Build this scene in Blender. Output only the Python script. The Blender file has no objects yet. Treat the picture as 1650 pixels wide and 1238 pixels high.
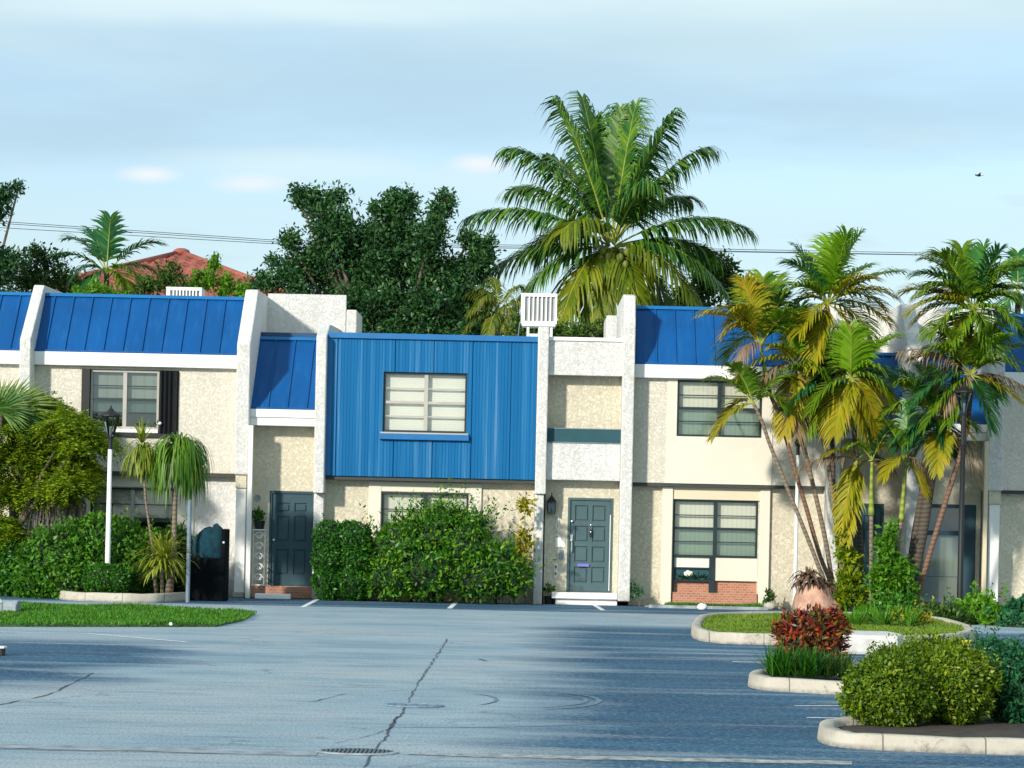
import bpy, math, random
import numpy as np
from mathutils import Vector, Matrix

S = bpy.context.scene
COL = S.collection
R = math.radians
random.seed(7)
rng = np.random.default_rng(7)

# ------------------------------------------------------------------ camera
FPX, PPX, PPY, ROLL, EYE = 3672.0, 845.0, 850.0, 0.0215, 1.6
IW, IH = 1650.0, 1238.0
cam_d = bpy.data.cameras.new("camera")
cam_d.sensor_width = 36.0
cam_d.lens = 36.0 * FPX / IW
cam_d.shift_x = -(PPX - IW / 2) / IW
cam_d.shift_y = (PPY - IH / 2) / IW
cam_d.clip_start, cam_d.clip_end = 0.5, 5000
cam = bpy.data.objects.new("camera", cam_d)
COL.objects.link(cam)
c_, s_ = math.cos(ROLL), math.sin(ROLL)
cam.matrix_world = Matrix(((c_, -s_, 0, 0), (0, 0, -1, 0), (s_, c_, 0, EYE), (0, 0, 0, 1)))
S.camera = cam

# ------------------------------------------------------------------ light
SUN_AZ, SUN_EL = 35.0, 21.0          # azimuth: degrees to the left of straight behind the camera
w = bpy.data.worlds.new("World")
S.world = w
w.use_nodes = True
nt = w.node_tree
nt.nodes.clear()
out = nt.nodes.new("ShaderNodeOutputWorld")
bg = nt.nodes.new("ShaderNodeBackground")
bg.inputs["Strength"].default_value = 0.118
sky = nt.nodes.new("ShaderNodeTexSky")
sky.sky_type = 'NISHITA'
sky.sun_disc = False
sky.sun_elevation = R(SUN_EL)
sky.sun_rotation = R(180 + SUN_AZ)
sky.air_density = 1.0
sky.dust_density = 0.3
sky.ozone_density = 1.5
tc = nt.nodes.new("ShaderNodeTexCoord")
mp = nt.nodes.new("ShaderNodeMapping")
mp.inputs["Scale"].default_value = (1.0, 1.0, 5.5)
n1 = nt.nodes.new("ShaderNodeTexNoise")
n1.inputs["Scale"].default_value = 3.2
n1.inputs["Detail"].default_value = 6
n1.inputs["Roughness"].default_value = 0.5
n1.inputs["Distortion"].default_value = 0.35
cr = nt.nodes.new("ShaderNodeValToRGB")
cr.color_ramp.elements[0].position = 0.40
cr.color_ramp.elements[0].color = (0.35, 0.35, 0.35, 1)
cr.color_ramp.elements[1].position = 0.68
cr.color_ramp.elements[1].color = (0.95, 0.95, 0.95, 1)
mx = nt.nodes.new("ShaderNodeMix")
mx.data_type = 'RGBA'
mx.inputs["B"].default_value = (3.85, 5.0, 5.4, 1)
nt.links.new(tc.outputs["Generated"], mp.inputs["Vector"])
nt.links.new(mp.outputs["Vector"], n1.inputs["Vector"])
nt.links.new(n1.outputs["Fac"], cr.inputs["Fac"])
# banded high cloud: white above, blue-grey band, pale towards the horizon, small puffs low down
sx = nt.nodes.new("ShaderNodeSeparateXYZ")
nt.links.new(tc.outputs["Generated"], sx.inputs[0])
ad = nt.nodes.new("ShaderNodeMath"); ad.operation = 'MULTIPLY_ADD'
nt.links.new(n1.outputs["Fac"], ad.inputs[0]); ad.inputs[1].default_value = 0.10; nt.links.new(sx.outputs[2], ad.inputs[2])
band = nt.nodes.new("ShaderNodeValToRGB")
be = band.color_ramp.elements
be[0].position = 0.10; be[0].color = (0.80, 0.80, 0.80, 1)
be[1].position = 0.175; be[1].color = (0.70, 0.70, 0.70, 1)
for ps, vl in ((0.205, 0.30), (0.240, 0.30), (0.262, 0.8), (0.29, 1.0), (0.6, 0.7)):
    e = be.new(ps); e.color = (vl, vl, vl, 1)
nt.links.new(ad.outputs[0], band.inputs["Fac"])
mp2 = nt.nodes.new("ShaderNodeMapping")
mp2.inputs["Scale"].default_value = (9.0, 9.0, 42.0)
n2 = nt.nodes.new("ShaderNodeTexNoise")
n2.inputs["Scale"].default_value = 1.0
n2.inputs["Detail"].default_value = 3
nt.links.new(tc.outputs["Generated"], mp2.inputs["Vector"])
nt.links.new(mp2.outputs["Vector"], n2.inputs["Vector"])
pf = nt.nodes.new("ShaderNodeValToRGB")
pf.color_ramp.elements[0].position = 0.60; pf.color_ramp.elements[0].color = (0, 0, 0, 1)
pf.color_ramp.elements[1].position = 0.78; pf.color_ramp.elements[1].color = (0.75, 0.75, 0.75, 1)
nt.links.new(n2.outputs["Fac"], pf.inputs["Fac"])
low = nt.nodes.new("ShaderNodeMapRange")
low.inputs["From Min"].default_value = 0.20; low.inputs["From Max"].default_value = 0.15
nt.links.new(sx.outputs[2], low.inputs["Value"])
pm = nt.nodes.new("ShaderNodeMath"); pm.operation = 'MULTIPLY'
nt.links.new(pf.outputs["Color"], pm.inputs[0]); nt.links.new(low.outputs[0], pm.inputs[1])
sm = nt.nodes.new("ShaderNodeMath"); sm.operation = 'ADD'; sm.use_clamp = True
nt.links.new(band.outputs["Color"], sm.inputs[0]); nt.links.new(pm.outputs[0], sm.inputs[1])
nt.links.new(sm.outputs[0], mx.inputs["Factor"])
nt.links.new(sky.outputs["Color"], mx.inputs["A"])
# separate soft clouds: (x/y, z/y) of the direction is the place in the sky
dv = nt.nodes.new("ShaderNodeMath"); dv.operation = 'DIVIDE'
dz = nt.nodes.new("ShaderNodeMath"); dz.operation = 'DIVIDE'
nt.links.new(sx.outputs[0], dv.inputs[0]); nt.links.new(sx.outputs[1], dv.inputs[1])
nt.links.new(sx.outputs[2], dz.inputs[0]); nt.links.new(sx.outputs[1], dz.inputs[1])
cb = nt.nodes.new("ShaderNodeCombineXYZ")
nt.links.new(dv.outputs[0], cb.inputs[0]); nt.links.new(dz.outputs[0], cb.inputs[1])
n3 = nt.nodes.new("ShaderNodeTexNoise"); n3.inputs["Scale"].default_value = 26; n3.inputs["Detail"].default_value = 6
mp3 = nt.nodes.new("ShaderNodeMapping"); mp3.inputs["Scale"].default_value = (0.5, 2.2, 1)
nt.links.new(cb.outputs[0], mp3.inputs["Vector"]); nt.links.new(mp3.outputs[0], n3.inputs["Vector"])
col_in = mx.outputs["Result"]


def cloud(a, e, wa, we, amp, colour, wobble=0.9):
    global col_in
    sb = nt.nodes.new("ShaderNodeVectorMath"); sb.operation = 'SUBTRACT'; sb.inputs[1].default_value = (a, e, 0)
    ml = nt.nodes.new("ShaderNodeVectorMath"); ml.operation = 'MULTIPLY'; ml.inputs[1].default_value = (1 / wa, 1 / we, 0)
    ln = nt.nodes.new("ShaderNodeVectorMath"); ln.operation = 'LENGTH'
    nt.links.new(cb.outputs[0], sb.inputs[0]); nt.links.new(sb.outputs[0], ml.inputs[0]); nt.links.new(ml.outputs[0], ln.inputs[0])
    wb = nt.nodes.new("ShaderNodeMath"); wb.operation = 'MULTIPLY_ADD'
    nt.links.new(n3.outputs["Fac"], wb.inputs[0]); wb.inputs[1].default_value = wobble; nt.links.new(ln.outputs["Value"], wb.inputs[2])
    mr = nt.nodes.new("ShaderNodeMapRange"); mr.interpolation_type = 'SMOOTHSTEP'
    mr.inputs["From Min"].default_value = 1.0 + wobble * 0.5; mr.inputs["From Max"].default_value = wobble * 0.5
    mr.inputs["To Max"].default_value = amp
    nt.links.new(wb.outputs[0], mr.inputs["Value"])
    m_ = nt.nodes.new("ShaderNodeMix"); m_.data_type = 'RGBA'
    nt.links.new(mr.outputs[0], m_.inputs["Factor"]); nt.links.new(col_in, m_.inputs["A"]); m_.inputs["B"].default_value = (*colour, 1)
    col_in = m_.outputs["Result"]


GREY, WHITE, PINK = (2.75, 3.95, 4.75), (4.7, 5.7, 6.0), (6.0, 5.9, 5.8)
cloud(-0.03, 0.190, 0.30, 0.045, 0.6, GREY)
cloud(-0.20, 0.168, 0.16, 0.022, 0.55, GREY)
cloud(0.20, 0.185, 0.20, 0.030, 0.45, GREY)
cloud(-0.12, 0.228, 0.22, 0.016, 0.85, WHITE)
cloud(0.10, 0.236, 0.16, 0.016, 0.60, WHITE)
cloud(-0.10, 0.157, 0.10, 0.012, 0.60, WHITE)
cloud(0.02, 0.150, 0.10, 0.014, 0.40, WHITE)
cloud(-0.168, 0.1515, 0.020, 0.0055, 0.75, PINK, 0.6)
cloud(-0.122, 0.148, 0.026, 0.0065, 0.55, PINK, 0.6)
cloud(-0.023, 0.1595, 0.020, 0.0060, 0.70, PINK, 0.6)
nt.links.new(col_in, bg.inputs["Color"])
nt.links.new(bg.outputs["Background"], out.inputs["Surface"])

sd = bpy.data.lights.new("sun", 'SUN')
sd.energy = 3.3
sd.angle = R(3.0)
sd.color = (1.0, 0.93, 0.82)
sun = bpy.data.objects.new("sun", sd)
COL.objects.link(sun)
az, el = R(SUN_AZ), R(SUN_EL)
sv = Vector((-math.sin(az) * math.cos(el), -math.cos(az) * math.cos(el), math.sin(el)))
sun.rotation_euler = sv.to_track_quat('Z', 'Y').to_euler()
sun.location = (-20, -20, 20)

S.view_settings.view_transform = 'Standard'
S.view_settings.look = 'None'
S.view_settings.exposure = 0.5
S.view_settings.gamma = 1.0


# ------------------------------------------------------------------ helpers
def at(px, py, Y):
    dx, dy = px - PPX, PPY - py
    return Vector(((dx * c_ - dy * s_) * Y / FPX, Y, EYE + (dx * s_ + dy * c_) * Y / FPX))


def gp(px, py):
    dx, dy = px - PPX, PPY - py
    v = dx * s_ + dy * c_
    return at(px, py, EYE * FPX / -v)


class MB:
    def __init__(self):
        self.v, self.f, self.m = [], [], []
        self.cur = 0

    def add(self, vs, fs):
        o = len(self.v)
        self.v.extend([tuple(p) for p in vs])
        for f in fs:
            self.f.append([i + o for i in f])
            self.m.append(self.cur)
        return self

    def box(self, x0, x1, y0, y1, z0, z1):
        vs = [(x0, y0, z0), (x1, y0, z0), (x1, y1, z0), (x0, y1, z0), (x0, y0, z1), (x1, y0, z1), (x1, y1, z1), (x0, y1, z1)]
        return self.add(vs, [(0, 3, 2, 1), (4, 5, 6, 7), (0, 1, 5, 4), (1, 2, 6, 5), (2, 3, 7, 6), (3, 0, 4, 7)])

    def prism_x(self, prof, x0, x1):         # prof: (y, z) counter-clockwise seen from +x
        n = len(prof)
        vs = [(x0, y, z) for y, z in prof] + [(x1, y, z) for y, z in prof]
        fs = [tuple(reversed(range(n))), tuple(range(n, 2 * n))]
        for i in range(n):
            j = (i + 1) % n
            fs.append((i, j, n + j, n + i))
        return self.add(vs, fs)

    def prism_z(self, poly, z0, z1):
        n = len(poly)
        vs = [(x, y, z0) for x, y in poly] + [(x, y, z1) for x, y in poly]
        fs = [tuple(reversed(range(n))), tuple(range(n, 2 * n))]
        for i in range(n):
            j = (i + 1) % n
            fs.append((i, j, n + j, n + i))
        return self.add(vs, fs)

    def tube(self, pts, rad, n=8, cap=True):
        pts = [Vector(p) for p in pts]
        if not hasattr(rad, '__len__'):
            rad = [rad] * len(pts)
        vs, fs = [], []
        up = Vector((0, 0, 1))
        t0 = (pts[1] - pts[0]).normalized()
        a = t0.cross(up)
        if a.length < 0.01:
            a = Vector((1, 0, 0))
        a.normalize()
        for i, p in enumerate(pts):
            t = (pts[min(i + 1, len(pts) - 1)] - pts[max(i - 1, 0)]).normalized()
            a = (a - t * a.dot(t)).normalized()
            b = t.cross(a)
            for k in range(n):
                q = 2 * math.pi * k / n
                vs.append(p + (a * math.cos(q) + b * math.sin(q)) * rad[i])
        for i in range(len(pts) - 1):
            for k in range(n):
                k2 = (k + 1) % n
                fs.append((i * n + k, i * n + k2, (i + 1) * n + k2, (i + 1) * n + k))
        if cap:
            fs.append(tuple(reversed(range(n))))
            fs.append(tuple(range((len(pts) - 1) * n, len(pts) * n)))
        return self.add(vs, fs)

    def ball(self, c, r, seg=10, rings=7, lump=0.0):
        if not hasattr(r, '__len__'):
            r = (r, r, r)
        vs, fs = [], []
        ph = random.random() * 9
        for i in range(rings + 1):
            th = math.pi * i / rings
            for k in range(seg):
                q = 2 * math.pi * k / seg
                d = Vector((math.sin(th) * math.cos(q), math.sin(th) * math.sin(q), math.cos(th)))
                g = 1 + lump * (math.sin(5 * d.x + ph) * math.sin(6 * d.y + 2 * ph) + 0.6 * math.sin(9 * d.z + ph + 4 * d.x))
                vs.append((c[0] + d.x * r[0] * g, c[1] + d.y * r[1] * g, c[2] + d.z * r[2] * g))
        for i in range(rings):
            for k in range(seg):
                k2 = (k + 1) % seg
                fs.append((i * seg + k, (i + 1) * seg + k, (i + 1) * seg + k2, i * seg + k2))
        return self.add(vs, fs)

    def wall(self, x0, x1, z0, z1, yf, yb, holes=()):
        xs = sorted({x0, x1, *[h[0] for h in holes], *[h[1] for h in holes]})
        zs = sorted({z0, z1, *[h[2] for h in holes], *[h[3] for h in holes]})
        xs = [x for x in xs if x0 <= x <= x1]
        zs = [z for z in zs if z0 <= z <= z1]

        def solid(i, k):
            if i < 0 or k < 0 or i >= len(xs) - 1 or k >= len(zs) - 1:
                return False
            cx, cz = (xs[i] + xs[i + 1]) / 2, (zs[k] + zs[k + 1]) / 2
            return not any(h[0] < cx < h[1] and h[2] < cz < h[3] for h in holes)
        for i in range(len(xs) - 1):
            for k in range(len(zs) - 1):
                if not solid(i, k):
                    continue
                a, b, c, d = xs[i], xs[i + 1], zs[k], zs[k + 1]
                self.add([(a, yf, c), (b, yf, c), (b, yf, d), (a, yf, d)], [(0, 1, 2, 3)])
                self.add([(a, yb, c), (b, yb, c), (b, yb, d), (a, yb, d)], [(3, 2, 1, 0)])
                if not solid(i - 1, k):
                    self.add([(a, yf, c), (a, yf, d), (a, yb, d), (a, yb, c)], [(0, 1, 2, 3)])
                if not solid(i + 1, k):
                    self.add([(b, yf, c), (b, yb, c), (b, yb, d), (b, yf, d)], [(0, 1, 2, 3)])
                if not solid(i, k - 1):
                    self.add([(a, yf, c), (a, yb, c), (b, yb, c), (b, yf, c)], [(0, 1, 2, 3)])
                if not solid(i, k + 1):
                    self.add([(a, yf, d), (b, yf, d), (b, yb, d), (a, yb, d)], [(0, 1, 2, 3)])
        return self

    def build(self, name, mats, parent=None, smooth=False, bevel=0.0):
        o = Vector((0, 0, 0))
        if parent is not None:
            o = ORG.get(parent.name, o)
        me = bpy.data.meshes.new(name)
        me.from_pydata([(x - o.x, y - o.y, z - o.z) for x, y, z in self.v], [], self.f)
        if not isinstance(mats, (list, tuple)):
            mats = [mats]
        for m in mats:
            me.materials.append(m)
        if len(mats) > 1:
            me.polygons.foreach_set("material_index", self.m)
        if smooth:
            me.polygons.foreach_set("use_smooth", [True] * len(me.polygons))
        me.update()
        ob = bpy.data.objects.new(name, me)
        COL.objects.link(ob)
        if parent is not None:
            ob.parent = parent
            ORG[ob.name] = o
        if bevel:
            md = ob.modifiers.new("bevel", 'BEVEL')
            md.width = bevel
            md.segments = 2
            md.limit_method = 'ANGLE'
        return ob


ORG = {}


def thing(name, label, cat, loc, group=None):
    o = bpy.data.objects.new(name, None)
    COL.objects.link(o)
    o.location = loc
    o.empty_display_size = 0.2
    o['label'], o['category'] = label, cat
    if group:
        o['group'] = group
    ORG[o.name] = Vector(loc)
    return o


def tag(o, label, cat, group=None):
    o['label'], o['category'] = label, cat
    if group:
        o['group'] = group
    return o


def struct(o, kind='structure'):
    o['kind'] = kind
    return o


def lab(o, t):
    o['label'] = t
    return o


# ------------------------------------------------------------------ materials
def new_mat(name):
    m = bpy.data.materials.new(name)
    m.use_nodes = True
    n = m.node_tree
    b = n.nodes["Principled BSDF"]
    return m, n, b


def nz(n, scale, detail=4, rough=0.55, coord='Object', scl=None, dist=0.0):
    t = n.nodes.new("ShaderNodeTexCoord")
    x = n.nodes.new("ShaderNodeTexNoise")
    x.inputs["Scale"].default_value = scale
    x.inputs["Detail"].default_value = detail
    x.inputs["Roughness"].default_value = rough
    x.inputs["Distortion"].default_value = dist
    if scl:
        mpp = n.nodes.new("ShaderNodeMapping")
        mpp.inputs["Scale"].default_value = scl
        n.links.new(t.outputs[coord], mpp.inputs["Vector"])
        n.links.new(mpp.outputs["Vector"], x.inputs["Vector"])
    else:
        n.links.new(t.outputs[coord], x.inputs["Vector"])
    return x.outputs["Fac"]


def ramp(n, fac, stops):
    r = n.nodes.new("ShaderNodeValToRGB")
    e = r.color_ramp.elements
    while len(e) < len(stops):
        e.new(0.5)
    for i, (p, c) in enumerate(stops):
        e[i].position = p
        e[i].color = (c[0], c[1], c[2], 1)
    n.links.new(fac, r.inputs["Fac"])
    return r.outputs["Color"]


def mixc(n, fac, a, b, mode='MIX'):
    x = n.nodes.new("ShaderNodeMix")
    x.data_type = 'RGBA'
    x.blend_type = mode
    for key, val in (("Factor", fac), ("A", a), ("B", b)):
        if hasattr(val, 'is_linked') or hasattr(val, 'links'):
            n.links.new(val, x.inputs[key])
        elif key == "Factor":
            x.inputs[key].default_value = val
        else:
            x.inputs[key].default_value = (val[0], val[1], val[2], 1)
    return x.outputs["Result"]


def math_(n, op, a, b=None, clamp=False):
    x = n.nodes.new("ShaderNodeMath")
    x.operation = op
    x.use_clamp = clamp
    for i, v in enumerate((a, b)):
        if v is None:
            continue
        if hasattr(v, 'links'):
            n.links.new(v, x.inputs[i])
        else:
            x.inputs[i].default_value = v
    return x.outputs[0]


def bump(n, b, h, strength=0.5, dist=0.02):
    x = n.nodes.new("ShaderNodeBump")
    x.inputs["Strength"].default_value = strength
    x.inputs["Distance"].default_value = dist
    n.links.new(h, x.inputs["Height"])
    n.links.new(x.outputs["Normal"], b.inputs["Normal"])


def vary(name, c, rough=0.6, amt=0.15, scale=3.0, bump_s=0.0, bump_scale=40, scl=None, metal=0.0):
    m, n, b = new_mat(name)
    f = nz(n, scale, 6, 0.6, scl=scl)
    lo = [max(0, x * (1 - amt)) for x in c]
    hi = [x * (1 + amt) for x in c]
    n.links.new(ramp(n, f, [(0.3, lo), (0.7, hi)]), b.inputs["Base Color"])
    b.inputs["Roughness"].default_value = rough
    b.inputs["Metallic"].default_value = metal
    if bump_s:
        bump(n, b, nz(n, bump_scale, 4), bump_s, 0.01)
    return m


def stucco(name, c, pit):
    m, n, b = new_mat(name)
    big = nz(n, 0.9, 5, 0.6)
    col = ramp(n, big, [(0.3, [x * 0.93 for x in c]), (0.7, [min(1, x * 1.04) for x in c])])
    # rain streaks and grime that belong to the wall
    st = nz(n, 2.2, 5, 0.6, scl=(3.0, 3.0, 0.35))
    col = mixc(n, math_(n, 'MULTIPLY', ramp(n, st, [(0.50, (0, 0, 0)), (0.78, (1, 1, 1))]), 0.38), col, [x * 0.62 for x in c])
    # splash-back grime just above the ground
    tcg = n.nodes.new("ShaderNodeNewGeometry")
    sg = n.nodes.new("ShaderNodeSeparateXYZ")
    n.links.new(tcg.outputs["Position"], sg.inputs[0])
    gr = math_(n, 'SUBTRACT', 1.0, math_(n, 'MULTIPLY', sg.outputs[2], 2.2), True)
    gr = math_(n, 'MULTIPLY', gr, ramp(n, nz(n, 5, 5, 0.7), [(0.35, (0, 0, 0)), (0.6, (0.7, 0.7, 0.7))]))
    col = mixc(n, gr, col, (0.30, 0.25, 0.19))
    a = nz(n, 15.0, 5, 0.7, dist=0.5)
    worm = ramp(n, a, [(0.42, (1, 1, 1)), (0.47, (0.1, 0.1, 0.1)), (0.51, (1, 1, 1))])
    speck = ramp(n, nz(n, 21, 4, 0.7, dist=0.6), [(0.33, (1, 1, 1)), (0.40, (0, 0, 0))])
    col = mixc(n, math_(n, 'MULTIPLY', speck, 0.32 * pit), col, [x * 0.5 for x in c])
    col = mixc(n, math_(n, 'MULTIPLY', math_(n, 'SUBTRACT', 1.0, worm), 0.16 * pit), col, [x * 0.5 for x in c])
    n.links.new(col, b.inputs["Base Color"])
    b.inputs["Roughness"].default_value = 0.9
    h = math_(n, 'ADD', math_(n, 'MULTIPLY', worm, 0.7), nz(n, 22, 5, 0.7))
    h = math_(n, 'SUBTRACT', h, math_(n, 'MULTIPLY', speck, 0.8))
    bump(n, b, h, 0.55 * pit, 0.028)
    return m


def leaf_mat(name, cols, rough=0.45, trans=0.3, objvar=0.25):
    m, n, b = new_mat(name)
    g = n.nodes.new("ShaderNodeNewGeometry")
    oi = n.nodes.new("ShaderNodeObjectInfo")
    f = math_(n, 'ADD', math_(n, 'MULTIPLY', g.outputs["Random Per Island"], 1 - objvar), math_(n, 'MULTIPLY', oi.outputs["Random"], objvar))
    k = len(cols) - 1
    col = ramp(n, f, [(0.08 + 0.84 * i / max(k, 1), c) for i, c in enumerate(cols)])
    pn = nz(n, 1.3, 4, 0.6)
    col = mixc(n, math_(n, 'MULTIPLY', ramp(n, pn, [(0.4, (0, 0, 0)), (0.7, (1, 1, 1))]), 0.45), col, [x * 0.55 for x in cols[0]])
    n.links.new(col, b.inputs["Base Color"])
    b.inputs["Roughness"].default_value = rough
    b.inputs["Specular IOR Level"].default_value = 0.35
    tr = n.nodes.new("ShaderNodeBsdfTranslucent")
    n.links.new(col, tr.inputs["Color"])
    ms = n.nodes.new("ShaderNodeMixShader")
    ms.inputs[0].default_value = trans
    o = [x for x in n.nodes if x.type == 'OUTPUT_MATERIAL'][0]
    n.links.new(b.outputs[0], ms.inputs[1])
    n.links.new(tr.outputs[0], ms.inputs[2])
    n.links.new(ms.outputs[0], o.inputs["Surface"])
    return m


M = {}
M['white'] = stucco("white rough stucco", (0.75, 0.74, 0.71), 1.0)
M['cream'] = stucco("cream rough stucco", (0.72, 0.66, 0.51), 1.0)
M['pale'] = stucco("pale cream stucco", (0.745, 0.70, 0.60), 0.95)
M['smooth'] = vary("smooth painted panel", (0.73, 0.68, 0.57), 0.7, 0.05, 1.2)
M['cream_smooth'] = vary("smooth cream panel", (0.72, 0.62, 0.44), 0.7, 0.05, 1.2)
M['fascia'] = vary("white painted board", (0.84, 0.83, 0.80), 0.55, 0.03, 1.5)


def metal_blue(name, c):
    m, n, b = new_mat(name)
    f = nz(n, 0.8, 5, 0.6)
    st = nz(n, 2.0, 4, 0.6, scl=(4, 1, 0.4))
    col = ramp(n, f, [(0.3, [x * 0.86 for x in c]), (0.7, [x * 1.12 for x in c])])
    col = mixc(n, math_(n, 'MULTIPLY', ramp(n, st, [(0.5, (0, 0, 0)), (0.75, (1, 1, 1))]), 0.35), col, (0.02, 0.14, 0.34))
    n.links.new(col, b.inputs["Base Color"])
    b.inputs["Roughness"].default_value = 0.5
    b.inputs["Specular IOR Level"].default_value = 0.25
    bump(n, b, nz(n, 1.8, 3), 0.4, 0.05)
    return m


M['blue'] = metal_blue("blue sheet metal", (0.001, 0.078, 0.27))
M['blue_trim'] = vary("blue flashing", (0.001, 0.13, 0.36), 0.5, 0.1)
M['blue_dark'] = vary("dark blue flashing", (0.004, 0.05, 0.13), 0.5, 0.1)


def siding_mat():
    m, n, b = new_mat("weathered blue siding")
    c = (0.002, 0.125, 0.32)
    a = nz(n, 1.0, 4, 0.55, scl=(9, 1, 0.12))
    bb = nz(n, 1.0, 5, 0.6, scl=(26, 1, 0.5))
    f = math_(n, 'ADD', math_(n, 'MULTIPLY', a, 0.7), math_(n, 'MULTIPLY', bb, 0.3))
    col = ramp(n, f, [(0.36, [x * 0.85 for x in c]), (0.50, c), (0.60, (0.03, 0.17, 0.36)), (0.70, (0.14, 0.24, 0.42))])
    n.links.new(col, b.inputs["Base Color"])
    b.inputs["Roughness"].default_value = 0.65
    b.inputs["Specular IOR Level"].default_value = 0.2
    bump(n, b, nz(n, 1.0, 4, 0.6, scl=(30, 1, 1.2)), 0.25, 0.01)
    return m


M['siding'] = siding_mat()
M['teal'] = vary("teal grey door paint", (0.018, 0.062, 0.085), 0.6, 0.12)
M['teal_green'] = vary("green grey door paint", (0.050, 0.100, 0.112), 0.55, 0.12)
M['teal_band'] = vary("dark teal panel", (0.006, 0.065, 0.085), 0.6, 0.12)
M['frame'] = vary("dark window frame", (0.012, 0.028, 0.034), 0.4, 0.2)
M['frame_light'] = vary("grey aluminium frame", (0.42, 0.40, 0.36), 0.4, 0.1)
M['black'] = vary("black painted metal", (0.006, 0.008, 0.010), 0.6, 0.3)
M['matt_black'] = vary("matt black board", (0.004, 0.006, 0.008), 0.95, 0.3)
M['matt_black'].node_tree.nodes["Principled BSDF"].inputs["Specular IOR Level"].default_value = 0.1
M['grey_metal'] = vary("grey painted metal", (0.16, 0.22, 0.27), 0.5, 0.2)
M['chrome'] = vary("bright metal", (0.75, 0.75, 0.72), 0.25, 0.1, metal=0.9)
M['whitemetal'] = vary("white painted metal", (0.78, 0.80, 0.80), 0.45, 0.06)
M['louver'] = vary("grey louver fins", (0.34, 0.35, 0.35), 0.5, 0.1)
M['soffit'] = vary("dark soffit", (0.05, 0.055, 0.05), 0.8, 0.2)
M['roofing'] = vary("flat roof felt", (0.3, 0.3, 0.29), 0.9, 0.15)


def blind_mat(name, c, sc):
    m, n, b = new_mat(name)
    t = n.nodes.new("ShaderNodeTexCoord")
    wv = n.nodes.new("ShaderNodeTexWave")
    wv.bands_direction = 'X' if sc[0] == 'X' else 'Z'
    wv.inputs["Scale"].default_value = sc[1]
    wv.inputs["Distortion"].default_value = 0.05
    wv.inputs["Detail"].default_value = 1
    n.links.new(t.outputs["Object"], wv.inputs["Vector"])
    col = ramp(n, wv.outputs["Fac"], [(0.0, [x * 0.88 for x in c]), (0.35, c)])
    n.links.new(col, b.inputs["Base Color"])
    bump(n, b, wv.outputs["Fac"], 0.15, 0.01)
    b.inputs["Roughness"].default_value = 0.7
    return m


M['blind_v'] = blind_mat("vertical blinds", (0.80, 0.78, 0.68), ('X', 3.2))
M['blind_h'] = blind_mat("horizontal blinds", (0.88, 0.86, 0.80), ('Z', 7.0))
M['curtain'] = blind_mat("pale curtain", (0.72, 0.70, 0.64), ('X', 1.6))
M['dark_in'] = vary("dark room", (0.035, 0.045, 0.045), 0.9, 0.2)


def glass_mat(name, fac, tint):
    m, n, b = new_mat(name)
    n.nodes.remove(b)
    g = n.nodes.new("ShaderNodeBsdfGlossy")
    g.inputs["Roughness"].default_value = 0.03
    g.inputs["Color"].default_value = (0.9, 0.95, 1, 1)
    t = n.nodes.new("ShaderNodeBsdfTransparent")
    t.inputs["Color"].default_value = (*tint, 1)
    fr = n.nodes.new("ShaderNodeFresnel")
    fr.inputs["IOR"].default_value = 1.5
    f = math_(n, 'ADD', fr.outputs[0], fac, True)
    ms = n.nodes.new("ShaderNodeMixShader")
    o = [x for x in n.nodes if x.type == 'OUTPUT_MATERIAL'][0]
    n.links.new(f, ms.inputs[0])
    n.links.new(t.outputs[0], ms.inputs[1])
    n.links.new(g.outputs[0], ms.inputs[2])
    n.links.new(ms.outputs[0], o.inputs["Surface"])
    return m


M['glass'] = glass_mat("window glass", 0.03, (0.90, 0.93, 0.90))
M['screen'] = glass_mat("grey insect screen", 0.0, (0.80, 0.86, 0.84))
M['glass_dark'] = glass_mat("tinted window glass", 0.08, (0.55, 0.62, 0.60))


def brick_mat():
    m, n, b = new_mat("red brick")
    t = n.nodes.new("ShaderNodeTexCoord")
    mpp = n.nodes.new("ShaderNodeMapping")
    mpp.inputs["Rotation"].default_value = (R(90), 0, 0)
    br = n.nodes.new("ShaderNodeTexBrick")
    br.inputs["Scale"].default_value = 5.0
    br.inputs["Color1"].default_value = (0.40, 0.13, 0.07, 1)
    br.inputs["Color2"].default_value = (0.50, 0.20, 0.12, 1)
    br.inputs["Mortar"].default_value = (0.42, 0.33, 0.26, 1)
    br.inputs["Mortar Size"].default_value = 0.03
    n.links.new(t.outputs["Object"], mpp.inputs["Vector"])
    n.links.new(mpp.outputs["Vector"], br.inputs["Vector"])
    n.links.new(br.outputs["Color"], b.inputs["Base Color"])
    b.inputs["Roughness"].default_value = 0.9
    return m


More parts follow.
